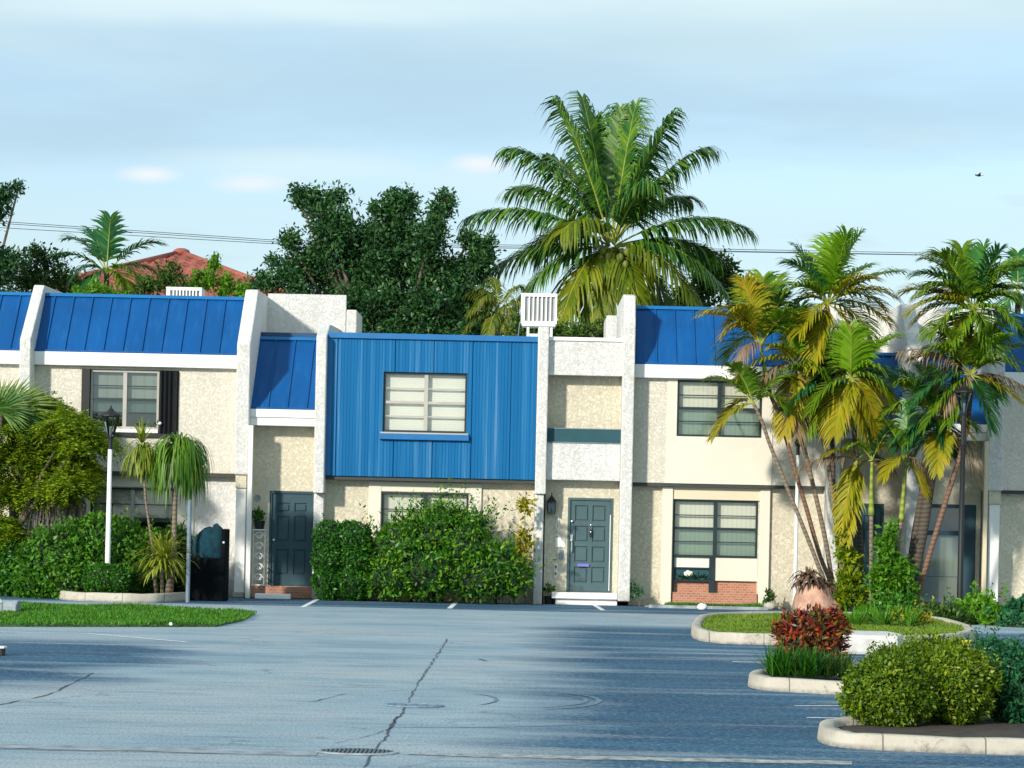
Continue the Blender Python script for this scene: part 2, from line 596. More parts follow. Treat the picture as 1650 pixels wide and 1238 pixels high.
M['brick'] = brick_mat()
M['tile'] = vary("terracotta roof tile", (0.31, 0.088, 0.062), 0.75, 0.4, 2.5)
def kerb_mat():
    m, n, b = new_mat("weathered kerb concrete")
    col = ramp(n, nz(n, 2.2, 6, 0.65), [(0.28, (0.33, 0.30, 0.25)), (0.5, (0.47, 0.43, 0.355)), (0.7, (0.54, 0.50, 0.425))])
    col = mixc(n, ramp(n, nz(n, 6, 6, 0.75, dist=0.6), [(0.56, (0, 0, 0)), (0.68, (0.75, 0.75, 0.75))]), col, (0.16, 0.145, 0.12))
    g = n.nodes.new("ShaderNodeNewGeometry")
    sp = n.nodes.new("ShaderNodeSeparateXYZ")
    n.links.new(g.outputs["Position"], sp.inputs[0])
    foot = math_(n, 'SUBTRACT', 1.0, math_(n, 'MULTIPLY', sp.outputs[2], 22.0), True)
    foot = math_(n, 'MULTIPLY', foot, ramp(n, nz(n, 9, 5, 0.7), [(0.35, (0.2, 0.2, 0.2)), (0.6, (1, 1, 1))]))
    col = mixc(n, foot, col, (0.13, 0.13, 0.125))
    jx = math_(n, 'FRACT', math_(n, 'MULTIPLY', math_(n, 'ADD', sp.outputs[0], 40.27), 1.35))
    joint = math_(n, 'LESS_THAN', jx, 0.016)
    col = mixc(n, math_(n, 'MULTIPLY', joint, 0.75), col, (0.07, 0.065, 0.055))
    chips = ramp(n, nz(n, 11, 5, 0.8, dist=0.8), [(0.66, (0, 0, 0)), (0.70, (0.8, 0.8, 0.8))])
    col = mixc(n, chips, col, (0.10, 0.095, 0.085))
    n.links.new(col, b.inputs["Base Color"])
    b.inputs["Roughness"].default_value = 0.9
    bump(n, b, math_(n, 'ADD', nz(n, 30, 4, 0.7), nz(n, 5, 4)), 0.6, 0.015)
    return m


M['concrete'] = kerb_mat()
M['kerb_pale'] = vary("pale stained concrete", (0.60, 0.585, 0.56), 0.85, 0.25, 4, 0.4, 25)
M['concrete_white'] = vary("painted concrete", (0.80, 0.79, 0.77), 0.8, 0.08, 2, 0.2, 30)
M['concrete_grey'] = vary("grey gutter concrete", (0.27, 0.31, 0.34), 0.85, 0.45, 5, 0.2, 30)
M['gutter'] = vary("stained gutter concrete", (0.31, 0.32, 0.31), 0.85, 0.7, 9, 0.3, 30)
M['paint_line'] = vary("worn line paint", (0.70, 0.72, 0.72), 0.8, 0.25, 6)
M['crack'] = vary("crack tar", (0.06, 0.075, 0.09), 0.8, 0.3)
M['mark'] = vary("tyre rubber mark", (0.13, 0.19, 0.25), 0.95, 0.3, 8)
M['iron'] = vary("cast iron", (0.06, 0.085, 0.11), 0.5, 0.3, 20)
M['lid'] = vary("worn iron lid", (0.15, 0.22, 0.28), 0.7, 0.35, 20)
M['soil'] = vary("dark mulch", (0.045, 0.035, 0.028), 0.95, 0.5, 9, 0.6, 40)
M['core'] = vary("dark inner shade", (0.012, 0.030, 0.010), 0.95, 0.5, 9)  # dark green filler colour, stands for the shade inside shrubs
M['bark'] = vary("grey brown bark", (0.12, 0.095, 0.075), 0.9, 0.4, 6, 0.6, 30)
M['terracotta'] = vary("salmon reflection tone", (0.46, 0.27, 0.19), 0.9, 0.45, 4, 0.8, 14)
M['dry'] = vary("brown reflection straps", (0.13, 0.075, 0.05), 0.85, 0.4, 8)
M['yellow'] = vary("worn yellow paint", (0.70, 0.52, 0.03), 0.6, 0.2)


def trunk_mat(name, a, bcol, rings):
    m, n, b = new_mat(name)
    t = n.nodes.new("ShaderNodeTexCoord")
    wv = n.nodes.new("ShaderNodeTexWave")
    wv.bands_direction = 'Z'
    wv.inputs["Scale"].default_value = rings
    wv.inputs["Distortion"].default_value = 3.0
    wv.inputs["Detail"].default_value = 3
    n.links.new(t.outputs["Object"], wv.inputs["Vector"])
    col = ramp(n, wv.outputs["Fac"], [(0.05, [x * 0.78 for x in a]), (0.3, a), (0.9, bcol)])
    f = nz(n, 2.5, 4)
    col = mixc(n, math_(n, 'MULTIPLY', f, 0.6), col, [x * 0.5 for x in a])
    n.links.new(col, b.inputs["Base Color"])
    b.inputs["Roughness"].default_value = 0.85
    bump(n, b, wv.outputs["Fac"], 0.3, 0.015)
    return m


M['trunk'] = trunk_mat("ringed palm trunk", (0.20, 0.15, 0.105), (0.28, 0.225, 0.17), 3.5)
M['trunk_dark'] = trunk_mat("dark ringed palm trunk", (0.075, 0.06, 0.045), (0.12, 0.10, 0.075), 3.5)
M['trunk_red'] = trunk_mat("brown ringed palm trunk", (0.19, 0.10, 0.065), (0.25, 0.15, 0.10), 3.5)
M['shaft'] = trunk_mat("green crownshaft", (0.22, 0.30, 0.03), (0.34, 0.40, 0.06), 2.0)
M['coconut_trunk'] = trunk_mat("coconut trunk", (0.22, 0.19, 0.15), (0.28, 0.24, 0.2), 2.5)

# foliage
M['l_coco'] = leaf_mat("coconut leaflets", [(0.0156, 0.0862, 0.016), (0.0585, 0.184, 0.024), (0.169, 0.3105, 0.024), (0.0208, 0.115, 0.032)], 0.38, 0.25)
M['l_coco_y'] = leaf_mat("yellowing coconut leaflets", [(0.075, 0.156, 0.01), (0.2, 0.264, 0.012), (0.325, 0.324, 0.02)], 0.45, 0.35)
M['l_areca'] = leaf_mat("palm leaflets green", [(0.0675, 0.18, 0.0135), (0.162, 0.3, 0.0135), (0.297, 0.408, 0.018)], 0.42, 0.35)
M['l_lime'] = leaf_mat("young lime palm leaflets", [(0.15, 0.34, 0.01), (0.24, 0.44, 0.015), (0.30, 0.48, 0.03)], 0.42, 0.4)
M['l_gold'] = leaf_mat("golden palm leaflets", [(0.207, 0.264, 0.01), (0.437, 0.396, 0.012), (0.506, 0.33, 0.02)], 0.5, 0.35)
M['l_gold2'] = leaf_mat("olive palm leaflets", [(0.06, 0.12, 0.012), (0.15, 0.20, 0.015), (0.26, 0.24, 0.03)], 0.5, 0.3)
M['l_dead'] = leaf_mat("dead palm leaflets", [(0.14, 0.085, 0.045), (0.28, 0.18, 0.08), (0.34, 0.27, 0.19)], 0.8, 0.15)
M['l_deepg'] = leaf_mat("deep green palm leaflets", [(0.0156, 0.1, 0.035), (0.0364, 0.1875, 0.05), (0.117, 0.275, 0.03)], 0.4, 0.25)
M['rachis'] = vary("yellow green stalk", (0.28, 0.32, 0.05), 0.5, 0.25)
M['rachis_dead'] = vary("brown stalk", (0.22, 0.13, 0.08), 0.7, 0.25)
M['l_oak'] = leaf_mat("dark evergreen leaves", [(0.0115, 0.06, 0.0253), (0.0253, 0.1063, 0.0345), (0.0552, 0.1562, 0.0391), (0.0978, 0.2, 0.046)], 0.42, 0.2)
M['l_mid'] = leaf_mat("mid green leaves", [(0.02, 0.075, 0.015), (0.05, 0.13, 0.018), (0.11, 0.20, 0.025)], 0.5, 0.3)
M['l_bright'] = leaf_mat("bright green leaves", [(0.06, 0.20, 0.012), (0.12, 0.32, 0.015), (0.18, 0.38, 0.02)], 0.5, 0.35)
M['l_feather'] = leaf_mat("yellow green feathery leaves", [(0.05, 0.15, 0.008), (0.18, 0.31, 0.008), (0.36, 0.45, 0.010), (0.46, 0.52, 0.02)], 0.5, 0.5)
M['l_hedge'] = leaf_mat("dark hedge leaves", [(0.011, 0.0805, 0.0072), (0.033, 0.161, 0.009), (0.0935, 0.276, 0.0126)], 0.42, 0.2)
M['l_shrub'] = leaf_mat("glossy shrub leaves", [(0.01, 0.081, 0.009), (0.04, 0.1836, 0.0108), (0.14, 0.3456, 0.0126), (0.32, 0.4968, 0.018)], 0.4, 0.3)
M['l_shrub2'] = leaf_mat("mid green hedge leaves", [(0.02, 0.11, 0.012), (0.06, 0.21, 0.014), (0.13, 0.31, 0.016)], 0.4, 0.3)
M['l_yellow'] = leaf_mat("yellow croton leaves", [(0.24, 0.26, 0.012), (0.48, 0.38, 0.02), (0.14, 0.22, 0.015)], 0.45, 0.3)
M['l_croton'] = leaf_mat("red croton leaves", [(0.03, 0.010, 0.012), (0.085, 0.016, 0.014), (0.36, 0.03, 0.015), (0.62, 0.10, 0.02), (0.05, 0.035, 0.012), (0.22, 0.17, 0.02)], 0.4, 0.2, 0.0)
M['l_olive'] = leaf_mat("olive green clipped leaves", [(0.03, 0.0935, 0.0048), (0.1, 0.198, 0.0064), (0.2, 0.297, 0.0096), (0.34, 0.418, 0.024)], 0.45, 0.3)
M['l_teal'] = leaf_mat("blue green leaves", [(0.012, 0.092, 0.04), (0.024, 0.161, 0.06), (0.084, 0.253, 0.09)], 0.45, 0.3)
M['l_pony'] = leaf_mat("strap leaves", [(0.04, 0.138, 0.012), (0.1, 0.253, 0.016), (0.24, 0.368, 0.032)], 0.42, 0.3)
M['l_pony_y'] = leaf_mat("yellowish strap leaves", [(0.132, 0.207, 0.016), (0.286, 0.345, 0.024), (0.396, 0.414, 0.064)], 0.45, 0.3)
M['l_grass'] = leaf_mat("lawn grass", [(0.02, 0.125, 0.0072), (0.04, 0.2125, 0.009), (0.08, 0.3, 0.0126), (0.2, 0.3, 0.045)], 0.6, 0.3)
M['l_lime_grass'] = leaf_mat("bright lawn grass", [(0.06, 0.17, 0.008), (0.11, 0.28, 0.010), (0.20, 0.34, 0.02), (0.30, 0.30, 0.08)], 0.6, 0.3)
M['skirt'] = leaf_mat("grey dead fan leaves", [(0.22, 0.20, 0.17), (0.34, 0.31, 0.27), (0.15, 0.12, 0.10)], 0.85, 0.1)
M['l_fan'] = leaf_mat("fan palm leaflets", [(0.05, 0.16, 0.02), (0.13, 0.25, 0.03), (0.3, 0.36, 0.14)], 0.4, 0.3)


def asphalt_mat():
    m, n, b = new_mat("asphalt")
    t = n.nodes.new("ShaderNodeTexCoord")
    sp = n.nodes.new("ShaderNodeSeparateXYZ")
    n.links.new(t.outputs["Object"], sp.inputs[0])
    X, Y = sp.outputs[0], sp.outputs[1]
    # new seal coat on the right-hand parking bays and in front of the houses, worn lane elsewhere
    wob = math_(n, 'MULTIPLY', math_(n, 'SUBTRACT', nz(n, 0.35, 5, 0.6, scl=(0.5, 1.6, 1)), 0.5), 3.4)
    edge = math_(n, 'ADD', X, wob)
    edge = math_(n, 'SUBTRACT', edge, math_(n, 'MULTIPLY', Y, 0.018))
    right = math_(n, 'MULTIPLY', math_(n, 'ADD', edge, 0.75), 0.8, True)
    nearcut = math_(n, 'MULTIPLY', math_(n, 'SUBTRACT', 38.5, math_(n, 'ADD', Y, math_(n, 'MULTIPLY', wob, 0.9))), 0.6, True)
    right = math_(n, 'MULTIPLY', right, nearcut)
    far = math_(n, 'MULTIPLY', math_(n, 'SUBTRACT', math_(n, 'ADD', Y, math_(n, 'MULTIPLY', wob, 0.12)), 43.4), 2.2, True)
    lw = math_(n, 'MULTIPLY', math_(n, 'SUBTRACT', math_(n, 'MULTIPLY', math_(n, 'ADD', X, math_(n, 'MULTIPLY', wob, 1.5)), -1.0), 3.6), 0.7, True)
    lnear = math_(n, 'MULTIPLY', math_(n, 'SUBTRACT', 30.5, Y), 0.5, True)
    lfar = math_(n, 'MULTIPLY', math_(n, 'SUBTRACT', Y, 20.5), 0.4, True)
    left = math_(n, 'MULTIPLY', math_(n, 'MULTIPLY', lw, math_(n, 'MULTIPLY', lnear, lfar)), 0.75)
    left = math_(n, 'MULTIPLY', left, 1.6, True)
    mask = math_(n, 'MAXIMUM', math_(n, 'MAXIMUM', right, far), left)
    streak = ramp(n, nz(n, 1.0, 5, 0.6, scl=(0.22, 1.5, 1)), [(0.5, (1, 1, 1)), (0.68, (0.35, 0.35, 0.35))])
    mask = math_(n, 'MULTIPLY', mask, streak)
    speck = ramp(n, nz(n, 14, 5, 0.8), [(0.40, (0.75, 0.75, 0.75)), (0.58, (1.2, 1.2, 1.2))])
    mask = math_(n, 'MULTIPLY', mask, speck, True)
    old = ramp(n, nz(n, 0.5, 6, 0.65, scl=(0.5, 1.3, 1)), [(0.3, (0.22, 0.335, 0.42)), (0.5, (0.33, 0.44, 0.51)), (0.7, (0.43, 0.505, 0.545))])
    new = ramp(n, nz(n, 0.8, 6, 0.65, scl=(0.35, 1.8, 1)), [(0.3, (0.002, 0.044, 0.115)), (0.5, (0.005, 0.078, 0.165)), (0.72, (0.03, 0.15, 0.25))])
    pat = nz(n, 0.28, 6, 0.7, dist=0.6)
    old = mixc(n, math_(n, 'MULTIPLY', ramp(n, pat, [(0.45, (0, 0, 0)), (0.62, (1, 1, 1))]), 0.6), old, (0.46, 0.50, 0.51))
    fine = nz(n, 1.0, 6, 0.7, scl=(0.8, 5.0, 1))
    old = mixc(n, math_(n, 'MULTIPLY', ramp(n, fine, [(0.50, (0, 0, 0)), (0.70, (1, 1, 1))]), 0.6), old, (0.10, 0.17, 0.24))
    vor = n.nodes.new("ShaderNodeTexVoronoi")
    vor.feature = 'DISTANCE_TO_EDGE'
    vor.inputs["Scale"].default_value = 0.55
    wv_ = n.nodes.new("ShaderNodeVectorMath"); wv_.operation = 'ADD'
    cn = n.nodes.new("ShaderNodeTexNoise"); cn.inputs["Scale"].default_value = 1.6; cn.inputs["Detail"].default_value = 5
    n.links.new(t.outputs["Object"], cn.inputs["Vector"])
    n.links.new(t.outputs["Object"], wv_.inputs[0]); n.links.new(cn.outputs["Color"], wv_.inputs[1])
    n.links.new(wv_.outputs[0], vor.inputs["Vector"])
    hair = math_(n, 'MULTIPLY', ramp(n, vor.outputs["Distance"], [(0.0, (1, 1, 1)), (0.014, (0, 0, 0))]), ramp(n, nz(n, 0.4, 3), [(0.50, (0, 0, 0)), (0.60, (0.55, 0.55, 0.55))]))
    old = mixc(n, hair, old, (0.08, 0.12, 0.16))
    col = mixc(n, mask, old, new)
    spots = ramp(n, nz(n, 1.7, 4, 0.7, dist=0.5), [(0.66, (0, 0, 0)), (0.74, (0.6, 0.6, 0.6))])
    col = mixc(n, spots, col, (0.05, 0.075, 0.10))
    agg = nz(n, 24, 4, 0.8)
    col = mixc(n, math_(n, 'MULTIPLY', ramp(n, agg, [(0.54, (0, 0, 0)), (0.62, (1, 1, 1))]), 0.35), col, (0.55, 0.58, 0.58))
    grit = nz(n, 45, 3, 0.8)
    col = mixc(n, math_(n, 'MULTIPLY', ramp(n, grit, [(0.40, (1, 1, 1)), (0.52, (0, 0, 0))]), 0.55), col, (0.03, 0.045, 0.06))
    n.links.new(col, b.inputs["Base Color"])
    b.inputs["Roughness"].default_value = 0.8
    b.inputs["Specular IOR Level"].default_value = 0.2
    bump(n, b, math_(n, 'ADD', nz(n, 60, 3, 0.7), nz(n, 3, 4)), 0.5, 0.012)
    return m


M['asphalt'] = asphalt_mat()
M['ground'] = vary("lawn earth", (0.05, 0.10, 0.03), 0.95, 0.4, 1.5)


# ------------------------------------------------------------------ setting: ground
mb = MB()
mb.add([(-400, -60, -0.012), (400, -60, -0.012), (400, 900, -0.012), (-400, 900, -0.012)], [(0, 1, 2, 3)])
struct(mb.build("ground", M['ground']))
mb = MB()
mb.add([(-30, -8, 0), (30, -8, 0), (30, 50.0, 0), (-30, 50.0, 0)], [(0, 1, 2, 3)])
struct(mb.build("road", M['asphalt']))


def flat(name, poly, z, mat):
    m = MB()
    m.add([(x, y, z) for x, y in poly], [tuple(range(len(poly)))])
    return struct(m.build(name, mat))


def strip(pts, wid):
    a, b_ = [], []
    for i, p in enumerate(pts):
        p = Vector((p[0], p[1], 0))
        q0 = Vector((*pts[max(i - 1, 0)][:2], 0))
        q1 = Vector((*pts[min(i + 1, len(pts) - 1)][:2], 0))
        t = (q1 - q0).normalized()
        nn = Vector((-t.y, t.x, 0))
        wq = wid[i] if hasattr(wid, '__len__') else wid
        a.append(p + nn * wq / 2)
        b_.append(p - nn * wq / 2)
    return a, b_


def ribbon(mbx, pts, wid, z):
    a, b_ = strip(pts, wid)
    n = len(a)
    vs = [(p.x, p.y, z) for p in a] + [(p.x, p.y, z) for p in b_]
    mbx.add(vs, [(n + i, n + i + 1, i + 1, i) for i in range(n - 1)])


# concrete valley gutter crossing the lane in the foreground
def wob(n, a):
    return [a * (random.random() - 0.5) for _ in range(n)]


mb = MB()
pts = []
for i in range(30):
    x = -0.78 + i * 0.107
    pts.append((x, 15.88 + 0.02 * math.sin(i) + 0.05 * (i / 29)))
ribbon(mb, pts, [0.03 + 0.20 * min(1, i / 6) + 0.03 * math.sin(i * 2.3) + 0.03 * random.random() for i in range(30)], 0.004)
struct(mb.build("gutter", M['gutter']))
mb = MB()
pts = [(-9 + i * 0.4, 15.98 - 0.01 * i + 0.01 * math.sin(i * 1.7)) for i in range(20)]
ribbon(mb, pts, [0.26 + 0.05 * math.sin(i * 3.1) + 0.05 * random.random() for i in range(20)], 0.004)
struct(mb.build("gutter", M['concrete_grey']))
mb = MB()
pts = [(-9 + i * 0.2, 15.77 - 0.005 * i + 0.02 * random.random()) for i in range(40)]
ribbon(mb, pts, [0.012 + 0.02 * random.random() for i in range(40)], 0.008)
struct(mb.build("pavement_crack", M['crack']))


def crack(pxs, w0, name="pavement_crack", mat='crack', jit=0.035):
    m = MB()
    g = [gp(*p) for p in pxs]
    pts = []
    for i in range(len(g) - 1):
        k = max(3, int((g[i + 1] - g[i]).length / 0.16))
        for j in range(k):
            p = g[i].lerp(g[i + 1], j / k)
            pts.append((p.x + jit * (random.random() - 0.5), p.y + jit * 0.5 * (random.random() - 0.5)))
    pts.append((g[-1].x, g[-1].y))
    ribbon(m, pts, [w0 * 0.6 * (0.25 + 1.2 * random.random()) for _ in pts], 0.005)
    struct(m.build(name, M[mat]))


crack([(722, 1030), (700, 1062), (678, 1095), (660, 1128), (640, 1160), (622, 1178)], 0.028)
crack([(640, 1155), (622, 1186), (608, 1204), (596, 1225), (585, 1238)], 0.022)
crack([(622, 1178), (580, 1190), (540, 1198)], 0.016)
crack([(500, 1132), (560, 1118), (680, 1112), (760, 1111)], 0.02)
crack([(520, 1020), (600, 1022), (660, 1024)], 0.05)
crack([(690, 1110), (800, 1108), (930, 1112)], 0.014)
crack([(0, 1136), (80, 1120), (150, 1085)], 0.03)
crack([(640, 1240), (700, 1228), (800, 1226)], 0.012)
crack([(770, 1062), (785, 1066)], 0.05)


def arc_mark(cx, cy, rx, ry, a0, a1, wd):
    m = MB()
    pts = []
    for i in range(26):
        q = R(a0 + (a1 - a0) * i / 25)
        p = gp(cx + rx * math.cos(q), cy + ry * math.sin(q))
        pts.append((p.x, p.y))
    ribbon(m, pts, [wd * (0.6 + 0.5 * random.random()) * math.sin(math.pi * (i + 1) / 27) ** 0.4 for i in range(26)], 0.005)
    struct(m.build("tyre_mark", M['mark']))


arc_mark(860, 1130, 105, 14, -95, 80, 0.06)
arc_mark(845, 1130, 100, 11, -90, 75, 0.04)
arc_mark(740, 1128, 60, 10, -80, 60, 0.04)
arc_mark(700, 1160, 300, 13, 20, 110, 0.03)

# painted bay lines
for a, b_, wd in (((487, 979), (512, 966), 0.10), ((724, 981), (737, 969), 0.10), ((957, 975), (972, 984), 0.10),
                  ((1180, 1067), (1240, 1068), 0.09), ((1280, 1138), (1365, 1138), 0.06), ((1300, 1157), (1365, 1158), 0.06),
                  ((1180, 1002), (1060, 1001), 0.08), ((1040, 965), (1042, 978), 0.08)):
    m = MB()
    p, q = gp(*a), gp(*b_)
    ribbon(m, [(p.x, p.y), (q.x, q.y)], wd, 0.004)
    struct(m.build("parking_line", M['paint_line']))
# light edge line of the lane in front of the lawn
m = MB()
ribbon(m, [(-14, 31.6), (-9, 31.3), (-6.0, 31.5), (-4.4, 29.9)], 0.09, 0.004)
struct(m.build("parking_line", M['paint_line']))
# concrete walk just before the walls
flat("pavement", [(-14, 47.2), (-10.4, 47.3), (-10.4, 48.0), (-14, 48.0)], 0.004, M['concrete'])


# ------------------------------------------------------------------ foliage builders
def unit(a):
    return a / np.maximum(np.linalg.norm(a, axis=1, keepdims=True), 1e-6)


def np_mesh(name, V, F, mats, parent=None, mi=None):
    o = ORG.get(parent.name, Vector((0, 0, 0))) if parent is not None else Vector((0, 0, 0))
    V = np.asarray(V, dtype=np.float32) - np.array(o, dtype=np.float32)
    F = np.asarray(F, dtype=np.int32)
    me = bpy.data.meshes.new(name)
    k = F.shape[1]
    me.vertices.add(len(V))
    me.vertices.foreach_set("co", V.ravel())
    me.loops.add(F.size)
    me.loops.foreach_set("vertex_index", F.ravel())
    me.polygons.add(len(F))
    me.polygons.foreach_set("loop_start", np.arange(0, F.size, k, dtype=np.int32))
    for m_ in (mats if isinstance(mats, (list, tuple)) else [mats]):
        me.materials.append(m_)
    me.update(calc_edges=True)
    me.validate()
    ob = bpy.data.objects.new(name, me)
    COL.objects.link(ob)
    if parent is not None:
        ob.parent = parent
        ORG[ob.name] = o
    return ob


def leaf_quads(C, D, N, L, W):
    """rhombic folded leaves: base C, direction D, rough normal N, per-leaf length L and width W"""
    D = unit(D)
    Sd = unit(np.cross(D, N))
    Nn = np.cross(Sd, D)
    L, W = L[:, None], W[:, None]
    a = C
    b = C + D * L * 0.45 + Sd * W / 2 + Nn * W * 0.12
    c = C + D * L - Nn * L * 0.12
    d = C + D * L * 0.45 - Sd * W / 2 + Nn * W * 0.12
    V = np.stack([a, b, c, d], 1).reshape(-1, 3)
    F = np.arange(len(C) * 4).reshape(-1, 4)
    return V, F


def rdir(n):
    return unit(rng.normal(size=(n, 3)))


def twiggy(clumps, twigs, per, leaf, spread=0.10, wr=0.45, up=0.25, stray=0.12, reach=1.0, core=0.15):
    """leaf clouds carried on twigs that grow out from clump centres: ragged outlines with gaps"""
    CC, DD, LL, seg = [], [], [], []
    for (c, r) in clumps:
        c, r = np.array(c), np.array(r if hasattr(r, '__len__') else (r, r, r))
        n = max(4, int(twigs * (r[0] * r[2]) ** 0.9))
        d = rdir(n)
        d[:, 2] += up
        d = unit(d)
        s0 = c + rdir(n) * r * rng.uniform(core, 0.62, (n, 1))
        ln = rng.uniform(0.35, 0.75, (n, 1)) * reach
        ln[rng.random(n) < stray] *= 1.7
        s1 = s0 + d * r * ln
        seg.append(np.stack([s0, s1], 1))
        t = rng.uniform(0.05, 1.0, (n, per, 1)) ** 0.8
        p = s0[:, None] * (1 - t) + s1[:, None] * t + rng.normal(size=(n, per, 3)) * spread * (1.1 - 0.6 * t)
        dd = d[:, None] * 0.7 + rng.normal(size=(n, per, 3)) * 0.7
        CC.append(p.reshape(-1, 3))
        DD.append(dd.reshape(-1, 3))
    C, D = np.concatenate(CC), np.concatenate(DD)
    n = len(C)
    L = leaf * rng.uniform(0.4, 1.6, n)
    return leaf_quads(C, D, rdir(n) + np.array([0, 0, 0.6]), L, L * wr), np.concatenate(seg)


def tree(name, label, cat, base, clumps, twigs, per, leaf, mat, trunk_r=0.15, group=None, limbs=True, show=60, **kw):
    t = thing(name, label, cat, base, group)
    (V, F), seg = twiggy(clumps, twigs, per, leaf, **kw)
    np_mesh("crown", V, F, M[mat], t)
    m = MB()
    b = Vector(base)
    top = Vector(clumps[0][0])
    fork = b.lerp(top, 0.55)
    fork.x = b.x + 0.3 * (top.x - b.x)
    m.tube([b - Vector((0, 0, 0.1)), b.lerp(fork, 0.5) + Vector((0.05, 0, 0)), fork], [trunk_r * 1.2, trunk_r, trunk_r * 0.8], 8)
    if limbs:
        for (c, r) in clumps:
            c = Vector(c)
            mid = fork.lerp(c, 0.5) + Vector((0, 0, -0.1))
            m.tube([fork, mid, c], [trunk_r * 0.5, trunk_r * 0.32, trunk_r * 0.14], 6)
        idx = rng.permutation(len(seg))[:show]
        for i in idx:
            m.tube([seg[i, 0], seg[i, 1]], [trunk_r * 0.07, trunk_r * 0.03], 3, False)
    m.build("trunk", M['bark'], t, True)
    return t


def shell_leaves(ells, n, leaf, wr=0.5, jit=0.12, out=0.5, upb=0.2, flatbase=None, bump_=0.10):
    """leaves over the outer layer of overlapping ellipsoids"""
    areas = np.array([(r[0] * r[2] + r[1] * r[2] + r[0] * r[1]) for c, r in ells])
    CC, NN = [], []
    for (c, r), a in zip(ells, areas / areas.sum()):
        k = int(n * a)
        d = rdir(k)
        c, r = np.array(c), np.array(r)
        lump = 1 + bump_ * np.sin(d[:, :1] * 7 + c[0] * 3) * np.sin(d[:, 2:] * 8 + c[0]) + bump_ * 0.7 * np.sin(d[:, 1:2] * 13 + d[:, 2:] * 11)
        p = c + d * r * lump * (1 - np.abs(rng.normal(size=(k, 1))) * jit)
        CC.append(p)
        NN.append(d)
    C, N = np.concatenate(CC), np.concatenate(NN)
    keep = np.ones(len(C), bool)
    if flatbase is not None:
        keep &= C[:, 2] > flatbase
    for (c, r) in ells:      # drop leaves buried deep in a neighbour
        q = (C - np.array(c)) / np.array(r)
        keep &= (np.linalg.norm(q, axis=1) > 0.62)
    C, N = C[keep], N[keep]
    k = len(C)
    D = N * out + rng.normal(size=(k, 3)) * 0.6 + np.array([0, 0, upb])
    L = leaf * rng.uniform(0.35, 1.65, k)
    return leaf_quads(C, D, N + rng.normal(size=(k, 3)) * 0.5, L, L * wr)


def shrub(name, label, cat, ells, n, leaf, mat, group=None, wr=0.5, corescale=0.78, jit=0.12, sprigs=0, sprig_len=0.35, bump_=0.10, **kw):
    c0 = ells[0][0]
    base = (sum(e[0][0] for e in ells) / len(ells), c0[1], 0.0)
    t = thing(name, label, cat, base, group)
    V, F = shell_leaves(ells, n, leaf, wr, jit, flatbase=0.01, bump_=bump_, **kw)
    if sprigs:
        Cs, Ds = [], []
        for _ in range(sprigs):
            c, r = ells[rng.integers(len(ells))]
            d = unit(rng.normal(size=(1, 3)) * np.array([1, 1, 0.5]) + np.array([[0, 0, 0.7]]))[0]
            p0 = np.array(c) + d * np.array(r) * 0.9
            ln = sprig_len * rng.uniform(0.5, 1.3)
            g = unit((d + np.array([0, 0, 0.6]) + rng.normal(size=3) * 0.25)[None])[0]
            k = 9
            tt = np.linspace(0.1, 1, k)[:, None]
            Cs.append(p0 + g * ln * tt + rng.normal(size=(k, 3)) * 0.01)
            Ds.append(g * 0.6 + rng.normal(size=(k, 3)) * 0.8)
        C, D = np.concatenate(Cs), np.concatenate(Ds)
        L = leaf * rng.uniform(0.7, 1.3, len(C))
        V2, F2 = leaf_quads(C, D, rdir(len(C)), L, L * wr)
        F = np.concatenate([F, F2 + len(V)])
        V = np.concatenate([V, V2])
    np_mesh("foliage", V, F, M[mat], t)
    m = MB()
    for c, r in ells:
        m.ball(c, [x * corescale for x in r], 12, 8, 0.08)  # solid filler ball; inner shade is put into its dark colour
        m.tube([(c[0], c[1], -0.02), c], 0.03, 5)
    m.build("shade_core", M['core'], t, True)
    return t


def bez(p0, p1, p2, n):
    t = np.linspace(0, 1, n)[:, None]
    return (1 - t) ** 2 * p0 + 2 * t * (1 - t) * p1 + t ** 2 * p2


